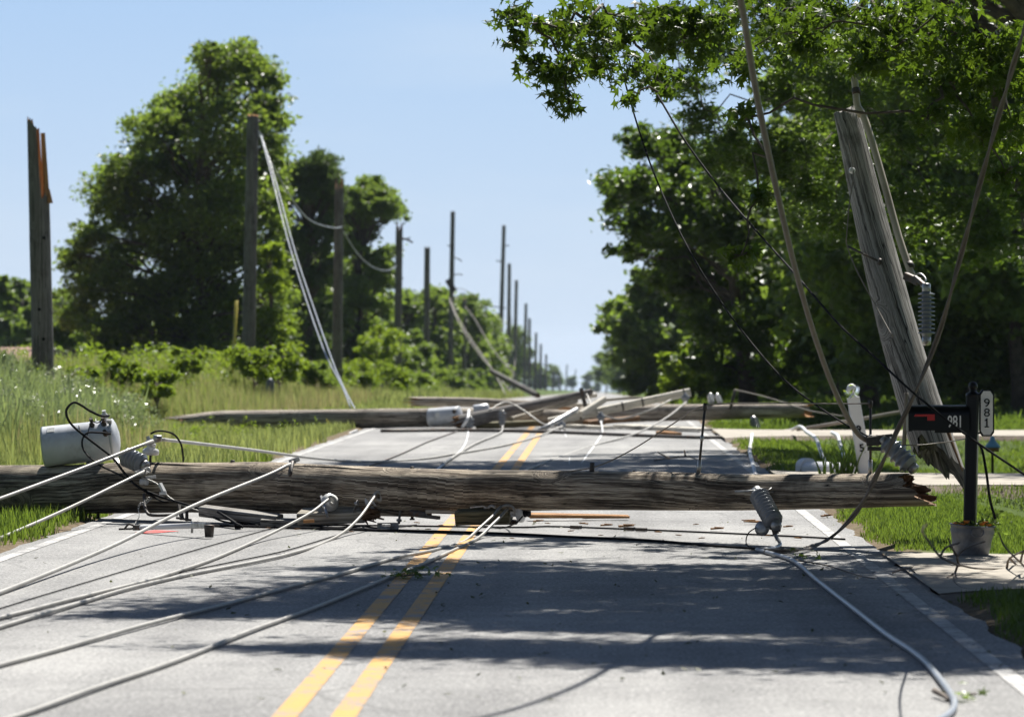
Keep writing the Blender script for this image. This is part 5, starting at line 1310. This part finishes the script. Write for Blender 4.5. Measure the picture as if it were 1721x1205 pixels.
# plaque
pc = pt(1658.5, 694, D_MB - 0.02)
hw, hh = 0.056, 0.168
def plq(k, ch): 
    return [(-hw * k, -hh * k + ch), (-hw * k + ch, -hh * k - ch * .35), (hw * k - ch, -hh * k - ch * .35), (hw * k, -hh * k + ch), (hw * k, hh * k - ch), (hw * k - ch, hh * k + ch * .35), (-hw * k + ch, hh * k + ch * .35), (-hw * k, hh * k - ch)]
m = MB(); m.prism(plq(1.0, 0.022), pc, ux, uz, uy, 0.02); pq = m.build("number_plaque", M['black_paint'], MBX)
inn = [(x * 0.80, y * 0.93) for x, y in plq(1.0, 0.024)]
m = MB(); m.prism(inn, pc - uy * 0.003, ux, uz, uy, 0.006); m.build("plaque_face", M['sign_white'], pq)
text("9\n8\n1", pc - uy * 0.0065 + uz * 0.0, ux, uz, 0.088, M['black_paint'], pq, "plaque_number", 0.0, 0.83, 1.15)
m = MB(); q1 = pc - uy * 0.0065 - uz * 0.104; m.bar(q1 - ux * 0.017, q1 + ux * 0.017, 0.004, 0.007); q2 = pc - uy * 0.0065 - uz * 0.048; m.bar(q2 - ux * 0.016 - uz * 0.010, q2, 0.004, 0.008); m.build("digit_serif", M['black_paint'], pq)
m = MB()
for yy in (672, 728): m.bar(pt(1637, yy), pt(1653, yy, D_MB - .01), 0.012, 0.012)
m.build("plaque_hook", M['black_paint'], pq)
# bucket planter
BK = thing("bucket_planter", "galvanised bucket of orange flowers standing round the mailbox post", "planter", G(1631, 937))
c = G(1631, 936.5); tilt = Vector((0.07, -0.03, 1)).normalized(); R0, R1, Hh = 0.128, 0.168, 0.235
m = MB(); prof = [(R0 * 0.92, 0.0), (R0, 0.004)]
for i in range(1, 13):
    t = i / 12; prof.append((R0 + (R1 - R0) * t + (0.004 if i in (4, 5, 9, 10) else 0), Hh * t))
prof += [(R1 + 0.007, Hh + 0.003), (R1 + 0.008, Hh + 0.012), (R1, Hh + 0.014), (R1 - 0.006, Hh + 0.006), (R1 - 0.012, Hh - 0.03)]
m.lathe(prof, c, tilt, 36); bk = m.build("bucket", M['bucket'], BK)
m = MB(); m.lathe([(R1 - 0.013, Hh - 0.035), (0.05, Hh - 0.02), (0.002, Hh - 0.02)], c, tilt, 24); m.build("potting_soil", M['dirt'], BK)
hc = c + tilt * Hh * 0.86 + Vector((0.02, -R1 * 0.99, 0))
m = MB(); m.tube(catmull([hc + Vector((-0.045, 0.0, 0.01)), hc + Vector((-0.04, -0.016, -0.025)), hc + Vector((0, -0.022, -0.04)), hc + Vector((0.04, -0.016, -0.025)), hc + Vector((0.045, 0, 0.01))], 6), 0.006, 8); m.build("handle", M['bucket'], bk)
ftop = c + tilt * (Hh - 0.01)
pts = np.array(ftop) + np.stack([RNG.uniform(-0.15, 0.17, 160), RNG.uniform(-0.13, 0.13, 160), RNG.uniform(0.0, 0.05, 160)], -1)
pts2 = np.array(ftop + Vector((0.14, -0.02, 0.05))) + RNG.normal(0, 1, (90, 3)) * np.array([0.055, 0.05, 0.045])
V, Fc = leaves(np.concatenate([pts, pts2]), LEAF_OVAL, 0.025, 0.055, -0.3); np_obj("foliage", V, Fc, M['leaf_mid'], BK)
for (dx, dy, dz) in ((-0.13, -0.07, 0.03), (-0.09, -0.10, 0.025), (-0.055, -0.09, 0.045), (0.06, -0.11, 0.03), (0.085, -0.09, 0.04), (0.11, -0.09, 0.02)):
    m = MB(); q = ftop + Vector((dx, dy, dz)); m.ball(q, 0.02, 8, 0.6)
    for k in range(9):
        a = k * 0.7; m.bar(q, q + Vector((math.cos(a) * 0.026, math.sin(a) * 0.026, 0.008)), 0.016, 0.005)
    m.build("flower", M['orange_petal'], BK)

# white leaning post, fallen box, spiky plant, lantern
D_WP = 46.5
WP = thing("number_post", "leaning white post with ball top and dark digits 9 and 5 in the lawn", "post", P(1457, 800, D_WP))
a, b = P(1457, 806, D_WP), P(1434, 668, D_WP)
m = MB(); m.bar(a, b, 0.165, 0.10, (0, -1, 0), 0.9); m.build("board", M['white_vinyl'], WP)
m = MB(); q = P(1431, 653, D_WP); m.ball(q, 0.058, 14); m.lathe([(0.05, -0.01), (0.05, 0.015), (0.025, 0.03), (0.02, 0.06)], b, b - a, 14); m.build("finial", M['white_vinyl'], WP)
wu = (b - a).normalized(); wx = Vector((1, 0.0, 0)); wx = (wx - wu * wx.dot(wu)).normalized(); wn_ = wx.cross(wu)
for s, yy in (("9", 722), ("5", 753)):
    t = (806 - yy) / (806 - 668); text(s, a.lerp(b, t) + Vector((0, -0.0535, 0)), wx, wu, 0.125, M['black_paint'], WP, "digit", 0.004, 1.0, 1.0)
V, Fc = leaves(np.array(P(1431, 657, D_WP - 0.12)) + RNG.normal(0, 1, (7, 3)) * np.array([0.035, 0.01, 0.03]), LEAF_OVAL, 0.06, 0.10, 0.8)
tag(np_obj("clinging_leaves", V, Fc, M['leaf_dark']), "few dark leaves stuck to the ball top of the white post", "leaves")
FB = thing("toppled_mailbox", "white rounded mailbox lying toppled in the grass left of the white post", "mailbox", P(1380, 800, 48.0))
c0, c1 = P(1352, 797, 48.5), P(1425, 800, 47.5)
ax_ = (c1 - c0).normalized(); sx = ax_.cross(Vector((0, 0, 1))).normalized()
sec = [(-0.11, 0)] + [(-0.11 * math.cos(t), 0.10 + 0.09 * math.sin(t)) for t in np.linspace(0, math.pi, 11)] + [(0.11, 0)]
m = MB(); m.prism([(x, z * 0.82 + .01) for x, z in sec], c0, sx, Vector((0, 0, 1)), ax_, (c1 - c0).length); m.build("box", M['white_vinyl'], FB)
m = MB(); m.prism([(x * 1.06, z * 1.08) for x, z in sec], c0 - ax_ * 0.02, sx, Vector((0, 0, 1)), ax_, 0.14); m.build("door_end", M['white_vinyl'], FB)
SP = thing("spiky_plant", "dark spiky leaved plant beside the foot of the white post", "plant", P(1425, 803, 47))
pts = np.array(P(1418, 803, 46.6)) + RNG.normal(0, 1, (60, 3)) * np.array([0.15, 0.08, 0]); 
Bv = []; Bf = []
m = MB()
for i in range(48):
    q = Vector(pts[i]); q.z = float(terrain_z(q.x, q.y)); an = random.uniform(0, 6.28); L2 = random.uniform(0.2, 0.52); sp_ = random.uniform(0.05, 0.25)
    e = q + Vector((math.cos(an) * sp_, math.sin(an) * sp_, L2)); mid_ = q.lerp(e, 0.5) + Vector((0, 0, 0.05))
    m.tube([q, mid_, e], [0.011, 0.009, 0.002], 4, False)
m.build("leaf_blades", M['leaf_dark'], SP)
LT = thing("garden_lantern", "light blue cone topped garden lantern behind the 981 plaque", "lantern", P(1668, 758, 56))
q = P(1668, 752, 56)
m = MB(); m.lathe([(0.115, 0.0), (0.12, 0.01), (0.075, 0.06), (0.04, 0.10), (0.03, 0.15), (0.012, 0.17)], q, (0, 0, 1), 20); m.build("roof", M['blue'], LT)
m = MB(); m.lathe([(0.09, -0.06), (0.10, -0.03), (0.10, 0.0)], q, (0, 0, 1), 16); m.build("glass", M['amber'], LT)
m = MB(); m.lathe([(0.02, -0.45), (0.02, -0.06), (0.07, -0.058)], q, (0, 0, 1), 10); m.build("stake", M['iron'], LT)

# ---------------------------------------------------------------- second pile of poles
def log(name, label, spec, matname, seed, jag0=None, jag1=None, fresh='fresh', n=32, group="fallen poles of the second pile", jit=0.05):
    pts = catmull([P(x, (a + b) / 2, d) for x, a, b, d in spec], 8)
    rd = np.interp(np.linspace(0, len(spec) - 1, len(pts)), range(len(spec)), [(b - a) / 2 * d / F_PX for x, a, b, d in spec])
    o = thing(name, label, "utility pole" if 'pole' in name else "log", pts[len(pts) // 2] - Vector((0, 0, rd[0])), group)
    f0 = jag(seed, jag0) if jag0 else None; f1 = jag(seed + 1, jag1) if jag1 else None
    m = MB(); m.tube(pts, list(rd), n, not (jag0 or jag1), jit, f1, f0, seed); m.build("pole_shaft", M[matname], o)
    for f, c, ax, r in ((f0, pts[0], pts[0] - pts[1], rd[0]), (f1, pts[-1], pts[-1] - pts[-2], rd[-1])):
        if f or jag0 or jag1:
            m = MB(); broken_face(m, c, ax, r * 0.98, n, f or (lambda a: 0.0), seed + 5); m.build("splintered_end", M[fresh], o)
    return o, pts, rd
log("fallen_utility_pole", "long grey pole lying from the left grass across the road in the second pile", [(318, 697, 722, 76.8), (380, 690, 722, 77), (560, 688, 721, 77), (720, 686, 718, 77), (860, 687, 717, 77.2), (1010, 690, 716, 77.5)], 'pole_sunlit', 21, 0.5, None, 'fresh')
log("fallen_utility_pole", "pale grey pole with broken right end lying over the right lawn edge", [(960, 684, 714, 79.5), (1080, 681, 709, 79.3), (1200, 679, 706, 79), (1340, 679, 702, 78.6)], 'pole_sunlit', 31, None, 0.35, 'fresh')
log("fallen_utility_pole", "broken pole piece with orange left end lying on top of the second pile", [(716, 667, 683, 84), (790, 668, 684, 84), (870, 672, 686, 84), (960, 676, 690, 85)], 'pole_sunlit', 41, 0.5, 0.3, 'fresh')
log("fallen_utility_pole", "dark tilted pole rising to the right over the second pile", [(778, 696, 722, 75.6), (850, 682, 702, 75.9), (920, 668, 684, 76.3), (990, 654, 666, 76.8)], 'pole_dark', 51, 0.2, 0.1, 'fresh_brown')
log("split_log", "split log with bright orange torn side beneath the tilted dark pole", [(862, 684, 694, 80.5), (930, 680, 696, 80.4), (985, 678, 698, 80.3)], 'fresh', 61, 0.6, 0.3, 'fresh', 20)
log("split_log", "pale splintered slab lying over the orange torn log", [(880, 679, 686, 80.2), (940, 676, 684, 80), (985, 678, 686, 80)], 'arm_pale', 63, 0.3, 0.3, 'arm_pale', 16)
log("split_log", "thin broken slat at the right of the pale crossarm", [(1018, 670, 675, 83), (1060, 667, 671, 83.2), (1105, 667, 671, 83.5)], 'arm', 65, 0.3, 0.3, 'fresh', 12)
for lab, a, b, w_, h_, mt in (("grey broken crossarm lying crosswise on the middle of the second pile", (858, 706, 76.2), (968, 672, 78.5), 0.12, 0.13, 'arm'),
                              ("pale broken plank sticking up behind the tilted dark pole", (930, 672, 79), (1000, 664, 80), 0.14, 0.10, 'arm_pale'),
                              ("dark crossarm lying low in front of the long grey pole", (800, 716, 76), (905, 711, 76.2), 0.14, 0.13, 'arm_olive'),
                              ("orange broken plank low under the long pale crossarm", (985, 711, 77), (1072, 702, 78), 0.16, 0.10, 'fresh_brown')):
    m = MB(); m.bar(P(*a), P(*b), w_, h_, (0, -0.2, 1), 0.85); tag(m.build("broken_timber", M[mt]), lab, "timber", "broken timbers of the second pile")
for lab, pts in (("slack grey wire looping over the middle of the second pile", [(822, 690, 75.4), (850, 676, 75.8), (880, 690, 75.6), (912, 712, 75), (950, 722, 73)]),
                 ("thin wire looping from the tilted dark pole to the long pale crossarm", [(986, 662, 76.2), (1000, 690, 75.6), (1040, 704, 75), (1090, 690, 75), (1128, 672, 75.4)])):
    cable("slack_cable", lab, pts, 0.016, 'cable', "wire")
OC = thing("long_crossarm", "long pale crossarm with hanging insulators tilted over the second pile", "crossarm", P(1000, 712, 76))
m = MB(); m.bar(P(922, 709, 75.5), P(1160, 659, 75.8), 0.13, 0.145, (0, -0.15, 1)); m.build("beam", M['arm_pale'], OC)
for t in (0.22, 0.52, 0.66, 0.955):
    q0 = P(922, 709, 75.5).lerp(P(1160, 659, 75.8), t); dv = (P(1160, 659, 75.8) - P(922, 709, 75.5)).normalized()
    m = MB(); m.bar(q0 - dv * 0.018, q0 + dv * 0.018, 0.145, 0.162, (0, -0.15, 1)); m.build("band", M['iron'], OC)
for x, y, d in ((944, 716, 75.2), (1010, 702, 75.3), (1152, 670, 75.5)):
    m = MB(); m.lathe([(0.02, 0.12), (0.03, 0.08), (0.07, 0.055), (0.085, 0.02), (0.08, -0.01), (0.045, -0.05), (0.055, -0.08), (0.02, -0.10)], P(x, y, d), (0, 0, 1), 16); m.build("pin_insulator", M['porcelain'], OC)
m = MB(); m.bar(P(976, 696, 75.0), P(1016, 671, 75.6), 0.09, 0.12, (0, -0.15, 1)); tag(m.build("crossarm_stub", M['arm_pale']), "short pale crossarm stub propped on the long crossarm", "crossarm")
m = MB(); m.tube([P(884, 737, 74), P(970, 688, 75)], 0.05, 10); tag(m.build("steel_pipe", M['steel']), "grey pipe slanting from the road up to the long pale crossarm", "pipe")
m = MB(); m.bar(P(986, 690, 76.5), P(976, 652, 76.5), 0.08, 0.06, (0, -1, 0)); tag(m.build("steel_bracket", M['iron']), "dark bracket hanging under the tip of the tilted dark pole", "bracket")
T2, ts2, ta2 = transformer("bluish white transformer can clamped along the long grey pole of the second pile", P(722, 702, 76.6), P(774, 698, 76.4), 0.182, 'tank')
ax2 = P(774, 698, 76.4) - P(722, 702, 76.6); tf2 = dirang((0, -1, 0.1), ax2)
for h, t in ((0.9, tf2 + .35), (0.9, tf2 - .4)):
    p, nn = ts2(t, h); m = MB(); m.lathe([(0.05, 0), (0.04, 0.03), (0.02, 0.05)], p, nn, 12); m.build("terminal", M['iron'], T2)
p, nn = ts2(tf2 - 0.15, 0.35); m = MB(); m.lathe([(0.05, 0.0), (0.05, 0.006)], p, nn, 14); m.build("rating_label", M['sign_white'], T2)
m = MB(); m.lathe([(0.10, 0), (0.11, 0.02), (0.11, 0.28), (0.07, 0.31)], P(796, 690, 76), (1, 0, 0.12), 20); tag(m.build("arrester_can", M['tank']), "small white can lying on the pile beside the bluish transformer", "arrester")
insulator("dark insulator hanging between road and pole below the bluish transformer", P(790, 700, 75.2), P(789, 722, 75.2), 0.09, 3, 'porcelain', 0.6, "pin_insulator", None)
insulator("grey insulator hanging under the middle of the tilted dark pole", P(844, 690, 75.3), P(844, 716, 75.3), 0.08, 4, 'porcelain', 0.6, "pin_insulator", None)
insulator("bluish finned insulator standing in the lawn under the pale pole", P(1266, 702, 76.5), P(1274, 734, 76.2), 0.10, 7, 'porcelain', 0.6, "post_insulator", None)
insulator("white insulator standing on top of the pale pole, left of two", P(1196, 678, 79), P(1194, 662, 79.2), 0.07, 4, 'porcelain_pale', 0.6, "post_insulator", None)
insulator("white insulator leaning on top of the pale pole, right of two", P(1211, 679, 79), P(1205, 662, 79.2), 0.06, 3, 'porcelain_pale', 0.6, "post_insulator", None)
m = MB(); m.tube([P(1227, 688, 78.6), P(1236, 654, 78.6)], 0.03, 8); tag(m.build("steel_rod", M['iron']), "thick stick standing up from the pale pole over the lawn", "rod")
WG = "white wires trailing from the second pile"
cable("white_wire", "white wire falling from the left hanging insulator of the pale crossarm", [(944, 722, 75), (952, 735, 69.5), (958, 755, 61.5), (957, 775, 54.6), (956, 800, 48.5)], 0.017, 'cable_white', "wire", WG)
cable("white_wire", "white wire falling from the middle hanging insulator of the pale crossarm", [(1010, 708, 75), (1012, 727, 72), (1000, 748, 63.6), (984, 770, 56), (965, 800, 48.5)], 0.017, 'cable_white', "wire", WG)
cable("white_wire", "grey wire drooping from the raised right tip of the pale crossarm", [(1153, 676, 75.2), (1120, 702, 72), (1070, 728, 69), (1000, 748, 63), (940, 768, 56.5), (885, 790), (820, 815)], 0.017, 'cable', "wire", WG)
cable("white_wire", "white wire curving from the bluish transformer to the road", [(788, 690, 75.5), (786, 703, 75), (777, 718, 75)], 0.03, 'cable_white', "wire", WG)
cable("white_wire", "pair wire trailing from the left dark insulator down to the road", [(787, 722, 75), (785, 738, 68), (775, 757), (752, 775), (732, 792), (712, 812)], 0.017, 'cable_white', "wire", WG)
cable("white_wire", "thin wire trailing from the middle insulator across the left lane", [(845, 716, 75.2), (840, 728, 71), (800, 745), (768, 764), (742, 782)], 0.02, 'cable', "wire", WG)
cable("white_wire", "dark thin line of wire lying over the left lane toward the grass", [(770, 724), (720, 742), (680, 760), (640, 776), (600, 790)], 0.012, 'iron', "wire", WG)
cable("white_wire", "dark wire lying on the road in front of the second pile", [(640, 724), (760, 723), (860, 724), (960, 727), (1060, 731), (1180, 735), (1250, 733)], 0.03, 'iron', "wire", WG)
cable("white_wire", "white wire standing in the lawn nearest the road's right edge line", [(1264, 730, 66), (1262, 745, 63), (1260, 758, 58.5), (1264, 775, 54), (1270, 800, 48)], 0.029, 'cable_white', "wire", WG)
cable("white_wire", "white wire bending down the lawn left of the toppled mailbox", [(1332, 722, 68), (1345, 717, 66), (1357, 727, 63), (1371, 737, 59), (1379, 758, 56), (1391, 785, 51)], 0.029, 'cable_white', "wire", WG)
cable("white_wire", "white wire bending down the lawn between toppled mailbox and white post", [(1398, 727, 64), (1408, 733, 62), (1413, 750, 58), (1420, 770, 54), (1428, 790, 50)], 0.029, 'cable_white', "wire", WG)
cable("sagging_wire", "grey wire sagging behind the white post in the shade", [(1340, 722, 70), (1400, 712, 69), (1470, 700, 67), (1540, 688, 66)], 0.03, 'cable_tan', "wire")
cable("sagging_wire", "thin wire crossing the woods' shade above the pale pole", [(1236, 655, 78), (1290, 668, 76), (1360, 690, 74), (1420, 700, 73)], 0.012, 'cable_tan', "wire")
for k, (x, y, w_) in enumerate(((1298, 727, 12), (1318, 724, 14))):
    m = MB(); m.bar(P(x, y + 4, 74), P(x + w_, y, 74), 0.14, 0.12, (0, -0.2, 1), 0.7); tag(m.build("log_chunk", M['fresh_brown' if k == 0 else 'iron']), ["brown splintered chunk of wood on the lawn under the pale pole", "dark chunk of debris on the lawn beside the brown wood chunk"][k], "debris")
m = MB(); m.bar(G(1112, 728, 0.05), G(1140, 729, 0.05), 0.25, 0.08, (0, 0, 1), 0.6); tag(m.build("wood_splinter", M['fresh']), "orange splinter on the road before the right fallen pole", "splinter")
m = MB(); m.bar(G(1050, 716, 0.05), G(1190, 722, 0.05), 0.5, 0.06, (0, 0, 1), 0.8); m.bar(G(960, 716, 0.04), G(1040, 719, 0.04), 0.3, 0.07, (0, 0, 1), 0.5); tag(m.build("wood_slab", M['arm_pale']), "pale flat board lying on the road below the right fallen pole", "board")
m = MB(); m.bar(P(566, 738, 72), P(600, 724, 73.5), 0.05, 0.05); tag(m.build("steel_bracket", M['steel']), "grey bracket sticking from under the long grey pole at the grass edge", "bracket")
m = MB(); m.bar(P(548, 704, 76.2), P(552, 712, 76.2), 0.08, 0.02); tag(m.build("yellow_tag", M['yellow_plastic']), "small yellow tag fixed to the long grey pole", "tag")

# ---------------------------------------------------------------- standing broken poles
SPG = "broken utility poles standing along the left verge"
stand = [  # px base, px top, top y, d, width, kind, label
    (74, 66, 335, 70, 'split', "leftmost standing pole, split lengthwise with a tall orange splinter"),
    (416, 425, 197, 110, 'flat', "tall standing pole before the big dark tree, wires tied near its top"),
    (566, 570, 322, 146, 'jag', "broken pole with jagged top before the rounded green tree"),
    (667, 671, 392, 184, 'jag', "broken pole with bent bracket near its splintered top"),
    (716, 718, 418, 224, 'flat', "plain broken pole left of the tallest middle pole"),
    (756, 761, 357, 263, 'flat', "tallest middle pole with wires tied halfway up"),
    (779, 781, 508, 290, 'jag', "short thin pole stub right of the tallest middle pole"),
    (806, 804, 526, 322, 'jag', "dark short pole stub before the far dark trees"),
    (839, 847, 380, 404, 'flat', "slightly leaning tall far pole with several side arms"),
    (854, 856, 444, 428, 'flat', "far pole close right of the leaning tall one"),
    (864, 868, 472, 466, 'flat', "far pole third in the close cluster of tall poles"),
    (881, 884, 511, 530, 'flat', "distant dark pole left of the fading pair"),
    (889, 890, 536, 562, 'flat', "distant pale pole just right of the dark distant one"),
    (899, 901, 560, 622, 'flat', "faint distant pole left of a shorter one"),
    (908, 909, 579, 680, 'flat', "faint shorter distant pole in the middle of the far row"),
    (917, 918, 596, 745, 'flat', "dark distant stub followed by the smallest poles"),
    (929, 930, 624, 860, 'flat', "tiny distant pole stub beside the far tree"),
    (941, 941, 625, 1000, 'flat', "tiny thick looking distant pole stub"),
    (951, 953, 613, 1240, 'flat', "very faint tiny pole before the last leaning one"),
    (962, 968, 621, 1650, 'flat', "last tiny pole leaning right above the pile"),
]
for i, (xb, xt, yt, d, kind, lab) in enumerate(stand):
    b = gpos(xb, d); t = P(xt, yt, d); b.z -= 0.3
    rb = 0.20 if d < 130 else 0.205; rt = 0.165 if d < 250 else 0.15
    if d > 380: rb *= 1.3; rt *= 1.3
    o = thing("standing_pole", lab, "utility pole", b, SPG)
    pts = [b.lerp(t, k / 10) for k in range(11)]
    rads = [rb + (rt - rb) * k / 10 for k in range(11)]
    if i == 0: rads = [0.20 - 0.0012 * k for k in range(11)]
    nn_ = 36 if d < 300 else 12
    if kind == 'split':
        su2, sw2, _ = frame(pts[1] - pts[0])
        def sb(a):
            x = math.cos(a) * su2.x + math.sin(a) * sw2.x; y = math.cos(a) * su2.y + math.sin(a) * sw2.y
            return 1.55 * float(sstep(0.36, -0.05, x)) + 0.22 * max(0, -x)
        jf = jag(71, 0.80, sb, 0.12)
        m = MB(); m.tube(pts, rads, nn_, False, 0.04, jf, None, i); m.build("pole_shaft", M['pole_dark'], o)
        m = MB(); broken_face(m, pts[-1], pts[-1] - pts[-2], rads[-1] * 0.97, nn_, jf, 8)
        m.bar(P(78, 342, d - .05), P(72, 224, d - .05), 0.12, 0.12, (0.3, -1, 0), 0.6); m.bar(P(84, 342, d - .08), P(82, 318, d - .08), 0.10, 0.10, (0.3, -1, 0), 0.3)
        m.build("splintered_end", M['fresh'], o)
        for (yy, xx) in ((520, 66), (570, 73), (400, 74)):
            m = MB(); m.lathe([(0.03, -0.02), (0.03, 0.01)], P(xx, yy, d - 0.19), (0, -1, 0), 8); m.build("bolt_hole", M['black'], o)
    else:
        jf = jag(80 + i, 0.5 if kind == 'jag' else 0.06)
        m = MB(); m.tube(pts, rads, nn_, False, 0.04, jf, None, i); m.build("pole_shaft", M['pole_dark'], o)
        m = MB(); broken_face(m, pts[-1], pts[-1] - pts[-2], rads[-1] * 0.98, nn_, jf, 90 + i); m.build("splintered_end", M['fresh_brown' if kind == 'jag' else 'pole_dark'] if i != 1 else M['fresh'], o)
    # side brackets / arm remains
    if i == 1:
        m = MB(); m.bar(P(432, 222, d), P(441, 232, d), 0.10, 0.12); m.build("wire_bracket", M['steel'], o)
    if i == 3:
        m = MB(); m.tube(catmull([P(672, 400, d), P(682, 402, d), P(694, 408, d)], 4), 0.05, 6); m.bar(P(672, 404, d), P(690, 400, d), 0.06, 0.06); m.build("bent_bracket", M['iron'], o)
        m = MB(); m.bar(P(665, 455, d), P(676, 470, d), 0.16, 0.16); m.build("clamp_band", M['steel'], o)
    if i == 5:
        m = MB(); m.bar(P(752, 470, d), P(764, 490, d), 0.4, 0.4); m.build("clamp_band", M['iron'], o)
        for ln in ([(752, 412), (756, 414), (760, 418)], [(762, 432), (772, 436), (776, 440)], [(762, 462), (770, 461), (778, 462)]):
            m = MB(); m.tube(catmull([P(x, y, d) for x, y in ln], 3), 0.04, 5); m.build("arm_remnant", M['iron'], o)
    if i == 8:
        for x0, y0, x1, y1 in ((818, 514, 850, 518), (846, 413, 856, 413), (834, 438, 843, 440)):
            m = MB(); m.bar(P(x0, y0, d), P(x1, y1, d), 0.11, 0.11); m.build("arm_remnant", M['iron'], o)
    if i in (11, 12, 13, 15):
        for y0, hw_ in ((612, 9), (632, 7)):
            m = MB(); m.bar(P(xb - hw_, y0, d), P(xb + hw_, y0 + 1, d), 0.14, 0.14); m.build("arm_remnant", M['iron'], o)
# wires from the standing poles
cable("pole_wire", "left of two blue grey wires from the second standing pole to the ground", [(438, 228, 109.6), (455, 290, 107), (480, 390, 103), (510, 490, 98), (545, 590, 92), (575, 650, 88), (590, 688, 84)], 0.017, 'cable_blue', "wire", "wires sagging from the second standing pole")
cable("pole_wire", "right of two blue grey wires from the second standing pole to the ground", [(440, 230, 109.6), (462, 300, 107.5), (495, 420, 102), (528, 520, 96), (560, 610, 90), (582, 660, 86), (597, 688, 83)], 0.017, 'cable_blue', "wire", "wires sagging from the second standing pole")
cable("pole_wire", "thin wire sagging between the second and third standing poles", [(440, 240, 109.6), (470, 300, 118), (505, 355, 127), (530, 375, 134), (560, 383, 142), (574, 382, 145.6)], 0.02, 'cable_blue', "wire")
cable("pole_wire", "thin wire from the third to the fourth standing pole", [(574, 384, 145.6), (600, 425, 155), (625, 448, 165), (650, 455, 178), (668, 446, 183.6)], 0.018, 'cable_blue', "wire")
TW = "tangled wires between the far standing poles"
for k, (lab, pts) in enumerate((("thick grey wire bundle falling from the tallest middle pole to the pile", [(755, 500, 262), (770, 535, 255), (795, 575, 245), (820, 610, 230), (838, 640, 215), (850, 665, 205)]),
                                ("second wire bundle falling beside the first from the tallest middle pole", [(755, 505, 262), (775, 550, 255), (805, 595, 245), (835, 630, 230), (860, 660, 215)]),
                                ("wire bundle falling from the short stub to the pile", [(782, 515, 289), (800, 540, 285), (820, 575, 280), (842, 605, 275), (862, 625, 270)]),
                                ("thin wire dropping steeply beside the leaning far pole", [(843, 540, 400), (840, 590, 395), (842, 630, 390), (838, 668, 380)]),
                                ("thin wire between far poles drooping right", [(857, 520, 427), (862, 560, 430), (866, 600, 440), (858, 650, 420)]),
                                ("thin arching wire right of the tallest middle pole", [(764, 484, 262), (780, 487, 266), (795, 496, 270), (804, 506, 274)]))):
    cable("tangled_wire", lab, pts, (0.034, 0.028, 0.03, 0.035, 0.03, 0.022)[k], 'cable_tan', "wire", TW)
log("fallen_utility_pole", "distant brown pole leaning down toward the pile among the tangled wires", [(830, 622, 631, 200), (865, 640, 650, 198), (900, 658, 668, 196)], 'pole_dark', 95, 0.4, 0.4, 'fresh_brown', 16, "fallen poles of the second pile")
# yellow guy guard and grey stake on the bank
m = MB(); m.tube([gpos(388, 104), P(398, 505, 104)], 0.04, 10); tag(m.build("guy_guard", M['yellow_plastic']), "yellow guy wire guard slanting left of the second standing pole", "guy guard")
m = MB(); q = gpos(454, 98); m.lathe([(0.10, 0), (0.11, 0.5), (0.10, 0.72), (0.05, 0.8), (0.01, 0.82)], q, (0, 0, 1), 14); tag(m.build("utility_pedestal", M['bucket']), "small grey utility pedestal half hidden in the bushes by the second pole", "pedestal")

# ---------------------------------------------------------------- air
HZ = MB()
x0, x1, y0, y1, z0, z1 = -2300, 2300, -70, 4700, -60, 19
HZ.v = [Vector(p) for p in ((x0, y0, z0), (x1, y0, z0), (x1, y1, z0), (x0, y1, z0), (x0, y0, z1), (x1, y0, z1), (x1, y1, z1), (x0, y1, z1))]
for q in ((3, 2, 1, 0), (4, 5, 6, 7), (0, 1, 5, 4), (1, 2, 6, 5), (2, 3, 7, 6), (3, 0, 4, 7)): HZ.face(list(q), None, True)
hm = bpy.data.materials.new("haze_air"); hm.use_nodes = True; ht = hm.node_tree; ht.nodes.clear()
ho = ht.nodes.new('ShaderNodeOutputMaterial'); hv = ht.nodes.new('ShaderNodeVolumePrincipled')
hv.inputs['Color'].default_value = (0.72, 0.84, 1.0, 1); hv.inputs['Density'].default_value = 0.00006; hv.inputs['Anisotropy'].default_value = 0.3
ht.links.new(hv.outputs[0], ho.inputs['Volume'])
tag(HZ.build("haze", hm, None, (0, 0, 0)), kind='stuff')
